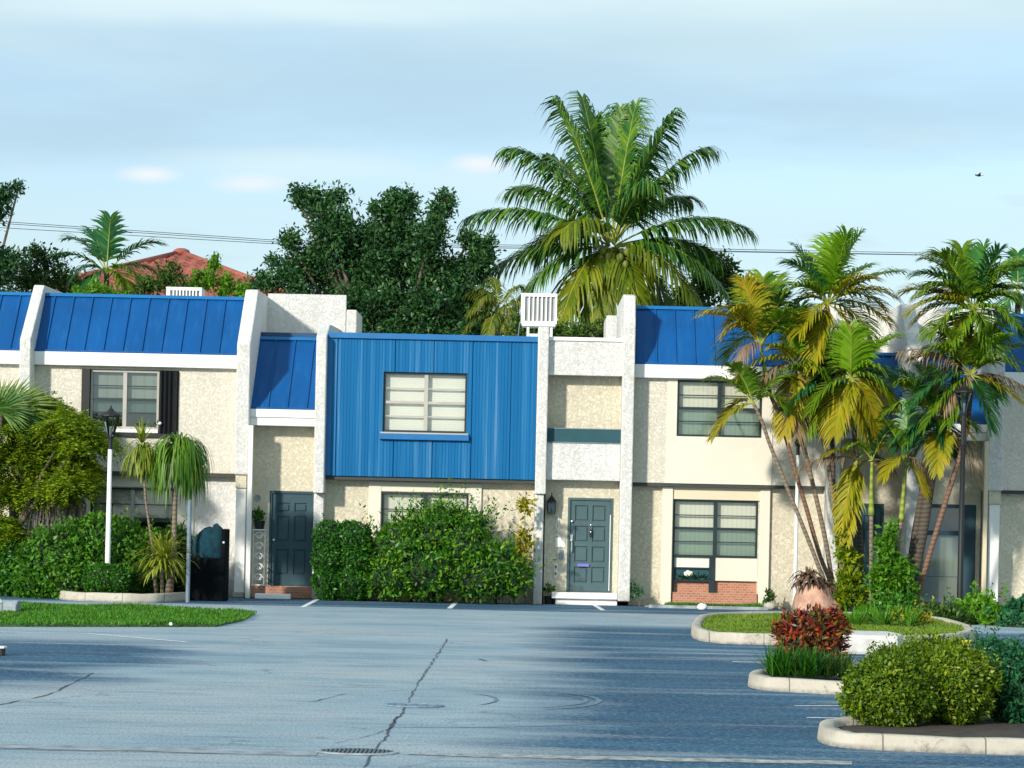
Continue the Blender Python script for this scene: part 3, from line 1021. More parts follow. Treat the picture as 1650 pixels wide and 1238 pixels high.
def frond(parent, base, tip, sag, nleaf, leaf, mat, rmat='rachis', width=0.035, lift=0.15, droop=0.35, start=0.16, fold=0.35, rr=0.018, irregular=0.12, sweep=0.75):
    """feather frond: curved rachis from base to tip (sag = bow height), drooping strap leaflets on both sides"""
    if mat == 'l_dead':
        nleaf, width = int(nleaf * 0.8), width * 0.6
    base, tip = np.array(base, float), np.array(tip, float)
    ctrl = base * 0.45 + tip * 0.55 + np.array([0, 0, sag])
    P = bez(base, ctrl, tip, 25)
    m = MB()
    m.cur = 1
    m.tube(P[::3], [rr * (1.15 - 0.95 * i / 8) for i in range(9)], 5)
    m.cur = 0
    for i in range(nleaf):
        u = start + (1 - start) * (i + 0.5) / nleaf
        f = u * 24
        k = min(int(f), 23)
        p = P[k] + (P[k + 1] - P[k]) * (f - k)
        T = P[k + 1] - P[k]
        T = T / np.linalg.norm(T)
        side = np.cross(T, np.array([0, 0, 1.0]))
        ns = np.linalg.norm(side)
        side = side / ns if ns > 0.08 else np.array([1.0, 0, 0])
        nup = np.cross(side, T)
        ln0 = leaf * (0.45 + 0.55 * math.sin(math.pi * min(1, (u - start) / (1 - start) * 0.82 + 0.18)) ** 0.8)
        for sg in (-1, 1):
            ln = ln0 * (1 + irregular * rng.normal())
            d = side * sg * (1.05 - 0.5 * u) + T * (sweep * (0.55 + 0.8 * u)) + nup * fold * rng.uniform(0.6, 1.2) + rng.normal(size=3) * 0.06
            d /= np.linalg.norm(d)
            dn = np.array([0, 0, -1.0])
            p1 = p + d * ln * 0.4 + dn * ln * 0.06 * droop
            d2 = d + dn * droop * 1.1
            d2 /= np.linalg.norm(d2)
            p2 = p1 + d2 * ln * 0.32
            d3 = d2 + dn * droop * 1.3
            d3 /= np.linalg.norm(d3)
            p3 = p2 + d3 * ln * 0.3
            wv = np.cross(d, nup)
            wv /= max(np.linalg.norm(wv), 1e-5)
            wv = wv * width
            m.add([p - wv * 0.35, p + wv * 0.35, p1 + wv * 0.5, p1 - wv * 0.5, p2 + wv * 0.4, p2 - wv * 0.4, p3],
                  [(0, 1, 2, 3), (3, 2, 4, 5), (5, 4, 6)])
    return m.build("frond", [M[mat], M[rmat]], parent)


def px_frond(parent, c, Y, tip, dY, sag, n, leaf, mat, **kw):
    b = np.array(at(c[0], c[1], Y))
    tp = np.array(at(tip[0], tip[1], Y + dY))
    return frond(parent, b, tp, sag, n, leaf, mat, **kw)


def strap_crown(mbx, c, n, length, width, spread, droop, segs=5, up=0.6, hs=1.0):
    c = np.array(c, float)
    for i in range(n):
        q = rng.uniform(0, 2 * math.pi)
        e = rng.uniform(-0.15, 1.0) * spread
        d = np.array([hs * math.cos(q) * (1.1 - 0.6 * e), hs * math.sin(q) * (1.1 - 0.6 * e), up * (0.25 + e)])
        d /= np.linalg.norm(d)
        ln = length * rng.uniform(0.65, 1.15)
        p = c + d * 0.03
        sd_ = np.cross(d, [0, 0, 1])
        sd_ /= max(np.linalg.norm(sd_), 1e-5)
        pts = [p]
        dd = d.copy()
        for s in range(segs):
            p = p + dd * ln / segs
            pts.append(p)
            dd = dd + np.array([0, 0, -droop * rng.uniform(0.7, 1.3) * (0.4 + s / segs)])
            dd /= np.linalg.norm(dd)
        vs, fs = [], []
        for k, p in enumerate(pts):
            wq = width * (0.6 + 0.5 * math.sin(math.pi * min(0.9, k / segs + 0.15))) * (1 if k < segs else 0.15)
            vs += [p - sd_ * wq / 2, p + sd_ * wq / 2]
        for k in range(segs):
            fs.append((2 * k, 2 * k + 1, 2 * k + 3, 2 * k + 2))
        mbx.add(vs, fs)


def grass(name, poly, n, h, mat, z=0.0, kind='stuff', parent=None, label=None):
    P = np.array(poly)
    lo, hi = P.min(0), P.max(0)
    pts = []
    while sum(len(a) for a in pts) < n:
        q = rng.uniform(lo, hi, (n, 2))
        ins = np.zeros(len(q), bool)
        j = len(P) - 1
        for i in range(len(P)):
            cond = ((P[i, 1] > q[:, 1]) != (P[j, 1] > q[:, 1])) & (q[:, 0] < (P[j, 0] - P[i, 0]) * (q[:, 1] - P[i, 1]) / (P[j, 1] - P[i, 1] + 1e-9) + P[i, 0])
            ins ^= cond
            j = i
        pts.append(q[ins])
    q = np.concatenate(pts)[:n]
    C = np.column_stack([q, np.full(n, z)])
    patch = 0.75 + 0.35 * np.sin(q[:, 0] * 2.1) * np.sin(q[:, 1] * 1.7 + q[:, 0])
    D = rng.normal(size=(n, 3)) * 0.45 + np.array([0, 0, 1.0])
    L = h * rng.uniform(0.5, 1.3, n) * patch
    V, F = leaf_quads(C, D, rdir(n), L, np.full(n, 0.02))
    return np_mesh(name, V, F, M[mat], parent)


# ------------------------------------------------------------------ building parts
def ring_frame(m, x0, x1, z0, z1, y0, y1, t):
    m.wall(x0, x1, z0, z1, y0, y1, [(x0 + t, x1 - t, z0 + t, z1 - t)])


def window(parent, x0, x1, z0, z1, y, rows=4, blind='blind_v', fmat='frame', mull='frame', label=None, t=0.045, transom=True,
           glass='glass', slat='frame', sill=None, split=0.5, blind_z0=None, screen=True):
    m = MB()
    ring_frame(m, x0, x1, z0, z1, y - 0.03, y + 0.06, t)
    f = m.build("window", M[fmat], parent)
    if label:
        lab(f, label)
    m = MB()
    xm = x0 + (x1 - x0) * split
    m.box(xm - 0.04, xm + 0.04, y - 0.022, y + 0.05, z0 + t, z1 - t)
    m.build("mullion", M[mull], f)
    m = MB()
    H = z1 - z0 - 2 * t
    for i in range(1, rows):
        zz = z0 + t + H * i / rows
        hh = 0.028 if (transom and i == rows // 2) else 0.011
        m.box(x0 + t, xm - 0.04, y - 0.012, y + 0.03, zz - hh, zz + hh)
        m.box(xm + 0.04, x1 - t, y - 0.012, y + 0.03, zz - hh, zz + hh)
    m.build("glazing_bar", M[slat], f)
    m = MB()
    m.add([(x0 + t, y + 0.012, z0 + t), (x1 - t, y + 0.012, z0 + t), (x1 - t, y + 0.012, z1 - t), (x0 + t, y + 0.012, z1 - t)], [(0, 1, 2, 3)])
    m.build("pane", M[glass], f)
    m = MB()
    bz = blind_z0 if blind_z0 is not None else z0
    if screen:
        m = MB()
        zm = (z0 + z1) / 2
        m.box(x0 + t, xm - 0.04, y + 0.030, y + 0.034, z0 + t, zm - 0.03).box(xm + 0.04, x1 - t, y + 0.030, y + 0.034, z0 + t, zm - 0.03)
        m.build("insect_screen", M['screen'], f)
    m = MB()
    # blind: slightly pleated sheet with thickness
    m.box(x0 + 0.01, xm - 0.012, y + 0.10, y + 0.12, bz, z1 - 0.004)
    m.box(xm + 0.012, x1 - 0.01, y + 0.10, y + 0.12, bz, z1 - 0.004)
    m.build("blind", M[blind], f)
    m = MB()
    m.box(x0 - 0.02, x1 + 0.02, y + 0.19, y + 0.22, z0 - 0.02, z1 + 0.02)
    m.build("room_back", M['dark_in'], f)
    if sill:
        m = MB()
        m.box(x0 - 0.03, x1 + 0.05, y - 0.12, y - 0.03, z0 - sill[0], z0 - 0.004)
        m.build("sill", M[sill[1]], f, bevel=0.006)
    return f


def door(parent, x0, x1, z0, z1, y, panels, mat, label=None, knob='left'):
    m = MB()
    t = 0.05
    m.wall(x0, x1, z0, z1, y - 0.02, y + 0.06, [(x0 + t, x1 - t, z0, z1 - t)])
    a0, a1, b0, b1 = x0 + t + 0.004, x1 - t - 0.004, z0 + 0.012, z1 - t - 0.004
    W_, H_ = a1 - a0, b1 - b0
    holes = [(a0 + W_ * p[0], a0 + W_ * p[1], b0 + H_ * p[2], b0 + H_ * p[3]) for p in panels]
    d = MB()
    d.wall(a0, a1, b0, b1, y + 0.015, y + 0.055, holes)
    for h in holes:
        d.box(h[0] - 0.001, h[1] + 0.001, y + 0.046, y + 0.052, h[2] - 0.001, h[3] + 0.001)
        d.box(h[0] + 0.03, h[1] - 0.03, y + 0.022, y + 0.047, h[2] + 0.035, h[3] - 0.035)
    o = d.build("door", M[mat], parent, bevel=0.004)
    if label:
        lab(o, label)
    m.build("door_frame", M[mat], o, bevel=0.004)
    return o


SIX = [(0.13, 0.44, 0.80, 0.90), (0.56, 0.87, 0.80, 0.90), (0.13, 0.44, 0.48, 0.755), (0.56, 0.87, 0.48, 0.755), (0.13, 0.44, 0.12, 0.395), (0.56, 0.87, 0.12, 0.395)]
EIGHT = []
for k in range(4):
    zc = 0.095 + k * 0.225
    EIGHT += [(0.12, 0.45, zc, zc + 0.175), (0.55, 0.88, zc, zc + 0.175)]


def mansard(parent, x0, x1, y0, z0, y1, z1, period=0.405, first=0.2, label=None, flash=True):
    ln = math.hypot(y1 - y0, z1 - z0)
    ty, tz = (y1 - y0) / ln, (z1 - z0) / ln
    ny, nzz = -tz, ty
    m = MB()
    m.prism_x([(y0, z0), (y0 + 0.08, z0 - 0.01), (y1 + 0.08, z1 - 0.05), (y1, z1)][::-1], x0, x1)
    x = x0 + first
    e = 0.03
    while x < x1 - 0.05:
        m.prism_x([(y0 + ny * 0.002, z0 + nzz * 0.002), (y0 + ny * e, z0 + nzz * e), (y1 - ty * 0.06 + ny * e, z1 - tz * 0.06 + nzz * e), (y1 - ty * 0.06 + ny * 0.002, z1 - tz * 0.06 + nzz * 0.002)], x - 0.014, x + 0.014)
        x += period
    # folded drip edge along the bottom
    m.box(x0, x1, y0 - 0.035, y0 + 0.02, z0 - 0.012, z0 + 0.03)
    r = m.build("roof", M['blue'], parent)
    if label:
        lab(r, label)
    if flash:
        m = MB()
        m.prism_x([(y1 - ty * 0.07 + ny * 0.035, z1 - tz * 0.07 + nzz * 0.035), (y1 + ny * 0.035, z1 + nzz * 0.035 + 0.015), (y1 + 0.15, z1 + 0.045), (y1 + 0.15, z1 - 0.03), (y1, z1 - 0.05)][::-1], x0 - 0.002, x1 + 0.002)
        m.build("roof_flashing", M['blue_trim'], r)
    return r


def wing(parent, x0, x1, prof, mat='white'):
    m = MB()
    m.prism_x(prof[::-1], x0, x1)
    return m.build("wing_wall", M[mat], parent, bevel=0.025)


def pbox(parent, name, mat, *b, bevel=0.0):
    return MB().box(*b).build(name, M[mat], parent, bevel=bevel)


TOPP = [(47.5, 2.57), (47.5, 5.3), (48.74, 6.56), (50.75, 6.60), (50.75, 2.57)]
FULL = [(47.5, 0.0), (47.5, 5.3), (48.74, 6.56), (50.75, 6.60), (50.75, 0.0)]


def flat_roof(parent, x0, x1, zr=5.2):
    m = MB()
    m.box(x0, x1, 49.3, 57.0, zr - 0.1, zr)
    r = m.build("flat_roof", M['roofing'], parent)
    m = MB()
    m.box(x0, x1, 57.0, 57.2, 0, zr + 0.02)
    m.build("rear_wall", M['white'], parent)
    return r


# ---- end house on the far left (only a sliver shows)
hA = thing("townhouse", "leftmost townhouse, only a sliver of blue roof and white fascia beside the frame edge", "house", (-11.8, 48, 0))
m = MB(); m.wall(-20, -10.6, 2.6, 4.9, 48.0, 48.2); m.build("upper_wall", M['pale'], hA)
m = MB(); m.wall(-20, -10.6, 0, 2.7, 48.21, 48.4); m.build("lower_wall", M['cream'], hA)
pbox(hA, "fascia", 'fascia', -20, -10.6, 47.84, 48.06, 4.8, 5.08, bevel=0.01)
mansard(hA, -20, -10.6, 47.88, 5.09, 48.85, 6.37)
flat_roof(hA, -20, -10.6)

# ---- house B (mansard + entry C)
hB = thing("townhouse", "townhouse with blue metal mansard and tall white parapet over a dark teal front door", "house", (-7.5, 48, 0))
WB = (-9.38, -7.34, 3.40, 4.74)
WBl = (-9.19, -7.42, 0.95, 2.26)
m = MB(); m.wall(-10.37, -6.07, 2.6, 4.9, 48.0, 48.2, [WB]); m.build("upper_wall", M['pale'], hB)
m = MB(); m.wall(-10.37, -6.05, 0, 2.7, 48.21, 48.41, [WBl]); m.build("lower_wall", M['white'], hB)
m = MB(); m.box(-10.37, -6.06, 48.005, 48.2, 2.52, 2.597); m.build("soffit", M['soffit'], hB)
pbox(hB, "fascia", 'fascia', -10.37, -6.07, 47.84, 48.06, 4.8, 5.08, bevel=0.01)
mansard(hB, -10.37, -6.07, 47.88, 5.09, 48.85, 6.37, first=0.22)
m = MB(); m.box(-9.6, -9.21, 48.17, 48.205, 0.3, 2.5).box(-7.4, -7.0, 48.17, 48.205, 0.3, 2.5).box(-9.21, -7.4, 48.165, 48.205, 2.28, 2.5); m.build("window_surround", M['smooth'], hB)
wf = window(hB, -9.20, -7.76, 3.50, 4.73, 48.06, rows=4, blind='curtain', fmat='frame_light', mull='frame_light', glass='glass_dark', label="upstairs window with dark shutter on its right", blind_z0=3.86, transom=True)
m = MB(); m.box(-9.2, -7.76, 47.97, 48.05, 3.42, 3.495); m.build("sill", M['fascia'], wf)
# storm shutters: a thin stack on the left, a wide one on the right, accordion folds
m = MB()
m.box(-9.38, -9.21, 47.95, 48.10, 3.42, 4.735)
x = -7.74
while x < -7.37:
    m.prism_z([(x, 47.93), (x + 0.045, 47.87), (x + 0.09, 47.93), (x + 0.09, 48.1), (x, 48.1)], 3.42, 4.735)
    x += 0.094
m.box(-9.40, -7.33, 47.93, 48.06, 3.33, 3.415)
m.build("shutter", M['black'], wf)
m = MB(); m.ball((-7.70, 47.86, 3.62), 0.035).build("knob", M['whitemetal'], wf)
for k in range(9):      # pot plants standing inside behind the panes
    pass
m = MB()
for k in range(14):
    xx = -9.1 + k * 0.1
    if -8.6 < xx < -8.35:
        continue
    strap_crown(m, (xx, 48.13, 3.52), 12, 0.20, 0.03, 1.0, 0.2, 3)
m.build("potted_greenery", M['l_hedge'], wf)
wl = window(hB, *WBl[:2], WBl[2], WBl[3], 48.26, rows=4, blind='blind_h', fmat='frame', mull='frame_light', glass='glass', blind_z0=1.55, label="ground floor window half hidden by shrubs")
wing(hB, -10.60, -10.37, FULL)
wing(hB, -6.07, -5.79, TOPP)
pbox(hB, "pilaster", 'fascia', -6.04, -5.83, 47.60, 48.3, 0.12, 2.29, bevel=0.01)
pbox(hB, "pilaster_base", 'concrete', -6.06, -5.80, 47.52, 48.3, 0.0, 0.12, bevel=0.015)
pbox(hB, "corbel", 'cream', -6.05, -5.82, 47.56, 48.3, 2.292, 2.568, bevel=0.01)
m = MB(); m.box(-5.785, -5.69, 47.45, 47.55, 0.0, 3.60); m.build("porch_post", M['fascia'], hB, bevel=0.008)
# entry C
DC = (-5.40, -4.45, 0.25, 2.26)
m = MB(); m.wall(-5.79, -4.42, 0.0, 4.4, 48.2, 48.4, [DC]); m.build("entry_wall", M['cream'], hB)
m = MB(); m.box(-5.79, -4.42, 47.70, 48.0, 3.79, 3.96).box(-5.79, -4.42, 47.735, 48.0, 3.62, 3.787); m.build("fascia", M['fascia'], hB, bevel=0.008)
mansard(hB, -5.79, -4.42, 47.74, 3.97, 49.2, 5.56, first=0.36, label="short blue roof over the entry")
pbox(hB, "roof_flashing", 'blue_dark', -5.79, -4.42, 49.28, 49.4, 5.45, 5.70)
m = MB(); m.wall(-5.79, -4.06, 4.5, 6.66, 50.5, 50.72); m.build("parapet", M['white'], hB, bevel=0.03)
m = MB(); m.box(-4.43, -4.22, 47.78, 48.3, 0.0, 2.215); m.build("pilaster", M['white'], hB, bevel=0.02)
dC = door(hB, *DC, 48.24, SIX, 'teal', "dark teal six-panel front door")
m = MB(); m.ball((-5.30, 48.215, 1.22), 0.035, 8, 6).tube([(-5.30, 48.26, 1.22), (-5.30, 48.22, 1.22)], 0.015, 6); m.build("handle", M['chrome'], dC)
m = MB(); m.box(-5.76, -4.43, 47.86, 48.25, 0.0, 0.245); m.build("doorstep", M['brick'], hB, bevel=0.02)
flat_roof(hB, -10.6, -4.42)

# ---- house D (blue box + entry E)
hD = thing("townhouse", "middle townhouse with box of weathered vertical blue siding over a tall hedge", "house", (-1.0, 48, 0))
WD = (-3.02, -1.26, 3.54, 4.80)
wing(hD, -4.42, -4.20, [(47.5, 2.22), (47.5, 5.50), (48.3, 5.82), (50.49, 5.92), (50.49, 2.22)])
# ribbed siding: fine ribs and a joint groove every 0.405 m; the opening for the window is left out
prof = []
x = -4.19
x_end = 0.195
joint = -4.01
while x < x_end - 1e-6:
    ph = ((x - joint) % 0.405)
    if ph < 0.018:
        prof += [(x, 47.775), (min(x + 0.018, x_end), 47.775)]
        x += 0.02
    else:
        prof += [(x, 47.755), (min(x + 0.030, x_end), 47.755), (min(x + 0.036, x_end), 47.748), (min(x + 0.060, x_end), 47.748)]
        x += 0.066
m = MB()


def rib_sheet(z0, z1, xa, xb):
    pts = [p for p in prof if xa <= p[0] <= xb]
    pts = [(xa, 47.755)] + pts + [(xb, 47.755)]
    for a, b_ in zip(pts[:-1], pts[1:]):
        m.add([(a[0], a[1], z0), (b_[0], b_[1], z0), (b_[0], b_[1], z1), (a[0], a[1], z1)], [(0, 1, 2, 3)])


rib_sheet(2.6, WD[2], -4.19, 0.195)
rib_sheet(WD[2], WD[3], -4.19, WD[0])
rib_sheet(WD[2], WD[3], WD[1], 0.195)
rib_sheet(WD[3], 5.48, -4.19, 0.195)
m.wall(-4.195, 0.198, 2.595, 5.48, 47.79, 48.0, [WD])
m.build("blue_siding", M['siding'], hD)
m = MB(); m.box(-4.20, 0.2, 47.70, 49.4, 5.482, 5.60).box(-4.197, -4.09, 47.735, 47.747, 2.6, 5.481); m.build("roof_flashing", M['blue_trim'], hD, bevel=0.008)
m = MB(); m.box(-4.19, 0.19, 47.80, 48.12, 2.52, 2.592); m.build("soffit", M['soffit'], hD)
wD = window(hD, *WD, 47.84, rows=4, blind='blind_h', fmat='frame', mull='frame_light', glass='glass', slat='frame_light', label="white-blinded window in the blue siding", split=0.51, screen=False)
m = MB(); m.box(-3.08, -1.20, 47.66, 47.745, 3.38, 3.505); m.build("sill", M['blue_trim'], wD, bevel=0.01)
m = MB(); m.box(-3.06, -1.22, 47.69, 47.80, 3.507, 3.537); m.build("sill", M['frame_light'], wD)
WDl = (-3.02, -1.19, 0.95, 2.28)
m = MB(); m.wall(-4.22, 0.2, 0.0, 2.7, 48.10, 48.3, [WDl]); m.build("lower_wall", M['cream'], hD)
m = MB(); m.box(-3.30, -3.04, 48.05, 48.095, 0.2, 2.5).box(-1.17, -0.92, 48.05, 48.095, 0.2, 2.5).box(-3.04, -1.17, 48.06, 48.095, 2.30, 2.5); m.build("window_surround", M['smooth'], hD)
window(hD, *WDl, 48.15, rows=4, blind='blind_v', label="ground floor window behind the tall shrub")
wing(hD, 0.2, 0.43, [(47.5, 2.30), (47.5, 5.72), (47.6, 5.80), (49.6, 5.82), (49.6, 2.30)])
m = MB(); m.box(0.205, 0.395, 47.58, 48.4, 0.0, 2.297); m.build("pilaster", M['white'], hD, bevel=0.02)
m = MB(); m.wall(0.43, 1.98, 4.81, 5.52, 47.7, 47.95); m.build("parapet", M['white'], hD, bevel=0.015)
pbox(hD, "coping", 'fascia', 0.43, 1.98, 47.66, 49.0, 5.522, 5.60, bevel=0.01)
m = MB(); m.wall(0.43, 1.98, 2.5, 5.0, 48.10, 48.3); m.build("upper_wall", M['cream'], hD)
m = MB(); m.box(0.43, 1.98, 47.70, 48.09, 2.61, 3.385); m.build("balcony_panel", M['white'], hD, bevel=0.015)
m = MB(); m.box(0.43, 1.98, 47.74, 47.80, 3.405, 3.68); m.build("railing_panel", M['teal_band'], hD)
m = MB(); m.box(0.43, 1.98, 47.68, 47.82, 3.386, 3.404).box(0.43, 1.98, 47.73, 47.81, 3.681, 3.70); m.build("railing_trim", M['grey_metal'], hD)
DE = (0.91, 1.87, 0.262, 2.25)
m = MB(); m.wall(0.43, 1.98, 0.0, 2.607, 48.06, 48.098, [DE]); m.box(0.43, 1.98, 48.3, 48.34, 0, 2.6); m.build("entry_wall", M['cream'], hD)
dE = door(hD, *DE, 48.075, EIGHT, 'teal_green', "grey green eight-panel front door")
m = MB(); m.tube([(1.0, 48.055, 1.10), (1.0, 48.02, 1.14), (1.0, 48.02, 1.32), (1.0, 48.055, 1.36)], 0.014, 6).box(0.975, 1.025, 48.05, 48.085, 1.34, 1.47).ball((1.0, 48.045, 1.75), 0.025, 8, 6); m.build("handle", M['chrome'], dE)
m = MB(); m.box(1.375, 1.425, 48.055, 48.088, 1.43, 1.58); m.build("knocker", M['black'], dE)
m = MB(); m.ball((1.40, 48.05, 1.53), 0.018, 8, 6).ball((1.40, 48.075, 1.68), 0.018, 8, 6); m.build("knocker_ring", M['chrome'], dE)
m = MB(); m.box(1.80, 1.815, 48.045, 48.053, 0.3, 1.9); m.build("weather_strip", M['fascia'], dE)
m = MB(); m.box(0.60, 1.975, 47.62, 48.058, 0.13, 0.258).box(0.68, 1.975, 47.72, 48.05, 0.0, 0.128); m.build("doorstep", M['fascia'], hD, bevel=0.012)
flat_roof(hD, -4.42, 1.98)
# rear wing walls that rise above the flat roof
for x0, x1 in ((-4.42, -4.17), (1.88, 2.16)):
    m = MB(); m.prism_x([(55.2, 5.2), (55.2, 6.78), (57.1, 6.80), (57.1, 5.2)][::-1], x0, x1); m.build("rear_wing_wall", M['white'], hD, bevel=0.03)
pbox(hD, "rear_parapet", 'white', -5.2, -4.43, 55.6, 55.8, 5.2, 6.18, bevel=0.02)
pbox(hD, "rear_parapet", 'white', 2.17, 2.6, 55.6, 55.8, 5.2, 6.35, bevel=0.02)
pbox(hD, "rear_roof", 'blue', -5.2, -4.43, 55.85, 56.2, 6.0, 6.52)
pbox(hD, "rear_roof", 'blue', 2.17, 2.6, 55.85, 56.2, 6.0, 6.62)

# ---- house F (mansard + entry G)
hF = thing("townhouse", "townhouse behind the leaning palms, blue mansard above two dark framed windows", "house", (4.8, 48, 0))
WF = (3.16, 4.95, 3.59, 4.78)
WFl = (3.14, 4.94, 0.16, 2.26)
m = MB(); m.wall(2.23, 6.31, 2.6, 4.9, 48.0, 48.2, [WF]); m.build("upper_wall", M['pale'], hF)
m = MB(); m.wall(2.95, 5.18, 2.598, 4.795, 47.98, 47.998, [WF]); m.build("wall_panel", M['smooth'], hF)
m = MB(); m.wall(2.23, 6.31, 0, 2.7, 48.21, 48.41, [WFl]); m.build("lower_wall", M['cream'], hF)
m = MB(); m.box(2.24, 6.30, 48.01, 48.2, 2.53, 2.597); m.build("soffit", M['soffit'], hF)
pbox(hF, "fascia", 'fascia', 2.23, 6.31, 47.84, 48.06, 4.8, 5.08, bevel=0.01)
mansard(hF, 2.23, 6.31, 47.88, 5.09, 48.85, 6.37, first=0.07)
window(hF, *WF, 48.04, rows=4, blind='blind_v', label="dark framed upstairs window with vertical blinds")
for xa, xb in ((2.90, 3.125), (4.965, 5.18)):
    pbox(hF, "pilaster", 'smooth', xa, xb, 48.12, 48.205, 0.0, 2.53, bevel=0.01)
m = MB(); m.box(3.127, 4.963, 48.16, 48.205, 2.27, 2.53); m.build("window_header", M['cream_smooth'], hF)
wfl = window(hF, 3.14, 4.94, 1.05, 2.26, 48.26, rows=4, blind='blind_v', split=0.50, label="dark framed ground floor window reaching down on the left")
m = MB()
m.box(3.14, 3.19, 48.23, 48.32, 0.12, 1.046).box(3.93, 4.05, 48.225, 48.32, 0.12, 1.046).box(3.19, 3.93, 48.24, 48.31, 0.53, 0.565).box(3.19, 3.93, 48.245, 48.31, 0.80, 0.83)
m.build("lower_frame", M['frame'], wfl)
m = MB(); m.box(3.192, 3.928, 48.29, 48.30, 0.565, 0.80); m.build("reflection_panel", M['teal_band'], wfl)
m = MB(); m.box(3.192, 3.928, 48.29, 48.31, 0.83, 1.045); m.build("lower_blind", M['blind_v'], wfl)
m = MB(); m.box(4.052, 4.94, 48.25, 48.33, 0.56, 1.046); m.build("lower_panel", M['smooth'], hF)
m = MB(); m.box(3.19, 4.94, 48.335, 48.40, 0.0, 0.555).box(3.16, 4.94, 48.10, 48.205, 0.0, 0.30); m.build("brick_planter", M['brick'], hF)
m = MB()  # plant reflection in the pane, built as solid leaves and a bloom
for k in range(10):
    strap_crown(m, (3.25 + k * 0.068, 48.275, 0.60), 8, 0.16, 0.035, 1.0, 0.25, 3)
m.build("reflected_plant", M['l_mid'], wfl)
m = MB(); m.ball((3.50, 48.27, 0.69), (0.10, 0.02, 0.07), 8, 6, 0.2); m.build("reflected_flower", M['blind_v'], wfl)
wing(hF, 1.98, 2.23, [(47.5, 0.1), (47.5, 5.9), (47.75, 6.5), (48.3, 6.58), (50.75, 6.60), (50.75, 0.1)])
wing(hF, 6.31, 6.55, FULL)
# entry G
DG = (6.66, 7.60, 0.22, 2.26)
m = MB(); m.wall(6.55, 7.95, 0.0, 4.4, 48.2, 48.4, [DG]); m.build("entry_wall", M['cream'], hF)
m = MB(); m.box(6.55, 7.95, 47.70, 48.0, 3.79, 3.96).box(6.55, 7.95, 47.735, 48.0, 3.62, 3.787); m.build("fascia", M['fascia'], hF, bevel=0.008)
mansard(hF, 6.55, 7.95, 47.74, 3.97, 49.2, 5.50, first=0.3, label="short blue roof over the hidden entry")
m = MB(); m.wall(6.55, 7.95, 4.5, 6.66, 50.5, 50.72); m.build("parapet", M['white'], hF, bevel=0.03)
door(hF, *DG, 48.24, SIX, 'teal', "dark teal door half hidden by palm trunks")
flat_roof(hF, 1.98, 7.95)

# ---- house H (entry + mansard I), mirrored twin
hH = thing("townhouse", "rightmost townhouse with glass entry door beside the dark lamp post", "house", (9.5, 48, 0))
wing(hH, 7.95, 8.25, FULL)
DH = (8.32, 9.55, 0.12, 2.28)
m = MB(); m.wall(8.25, 9.64, 0.0, 4.4, 48.2, 48.4, [DH]); m.build("entry_wall", M['cream'], hH)
m = MB(); m.box(8.25, 9.64, 47.70, 48.0, 3.79, 3.96).box(8.25, 9.64, 47.735, 48.0, 3.62, 3.787); m.build("fascia", M['fascia'], hH, bevel=0.008)
mansard(hH, 8.25, 9.64, 47.74, 3.97, 49.2, 5.50, first=0.25, label="short blue roof over the glass entry")
m = MB(); m.wall(8.25, 9.9, 4.5, 6.66, 50.5, 50.72); m.build("parapet", M['white'], hH, bevel=0.03)
m = MB()
m.wall(8.32, 9.55, 0.12, 2.28, 48.22, 48.30, [(8.42, 9.28, 0.2, 1.62), (8.42, 9.28, 1.72, 2.2)])
gd = m.build("glass_door", M['teal'], hH, bevel=0.005)
m = MB(); m.add([(8.42, 48.25, 0.2), (9.28, 48.25, 0.2), (9.28, 48.25, 1.62), (8.42, 48.25, 1.62)], [(0, 1, 2, 3)]).add([(8.42, 48.25, 1.72), (9.28, 48.25, 1.72), (9.28, 48.25, 2.2), (8.42, 48.25, 2.2)], [(0, 1, 2, 3)]); m.build("pane", M['glass_dark'], gd)
m = MB(); m.box(8.42, 9.28, 48.31, 48.33, 0.75, 1.62); m.build("curtain", M['curtain'], gd)
m = MB(); m.box(8.42, 9.28, 48.32, 48.35, 0.2, 0.74); m.build("lower_panel", M['smooth'], gd)
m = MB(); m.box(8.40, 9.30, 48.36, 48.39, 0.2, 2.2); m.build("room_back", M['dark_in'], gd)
m = MB(); m.box(9.22, 9.245, 48.19, 48.215, 1.0, 1.2); m.build("handle", M['chrome'], gd)
wing(hH, 9.64, 9.95, TOPP)
pbox(hH, "pilaster", 'fascia', 9.70, 9.92, 47.60, 48.3, 0.12, 2.29, bevel=0.01)
pbox(hH, "pilaster_base", 'concrete', 9.67, 9.94, 47.53, 48.3, 0.0, 0.12, bevel=0.015)
pbox(hH, "corbel", 'cream', 9.68, 9.93, 47.56, 48.3, 2.292, 2.568, bevel=0.01)
m = MB(); m.box(9.55, 9.635, 47.45, 47.55, 0.0, 3.60); m.build("porch_post", M['cream_smooth'], hH, bevel=0.008)
m = MB(); m.wall(9.95, 19, 2.6, 4.9, 48.0, 48.2); m.build("upper_wall", M['pale'], hH)
m = MB(); m.wall(9.95, 19, 0, 2.7, 48.21, 48.4); m.build("lower_wall", M['cream'], hH)
m = MB(); m.box(9.96, 19, 48.01, 48.2, 2.53, 2.597); m.build("soffit", M['soffit'], hH)
pbox(hH, "fascia", 'fascia', 9.95, 19, 47.84, 48.06, 4.8, 5.08, bevel=0.01)
mansard(hH, 9.95, 19, 47.88, 5.09, 48.85, 6.37, first=0.3)
flat_roof(hH, 7.95, 19)


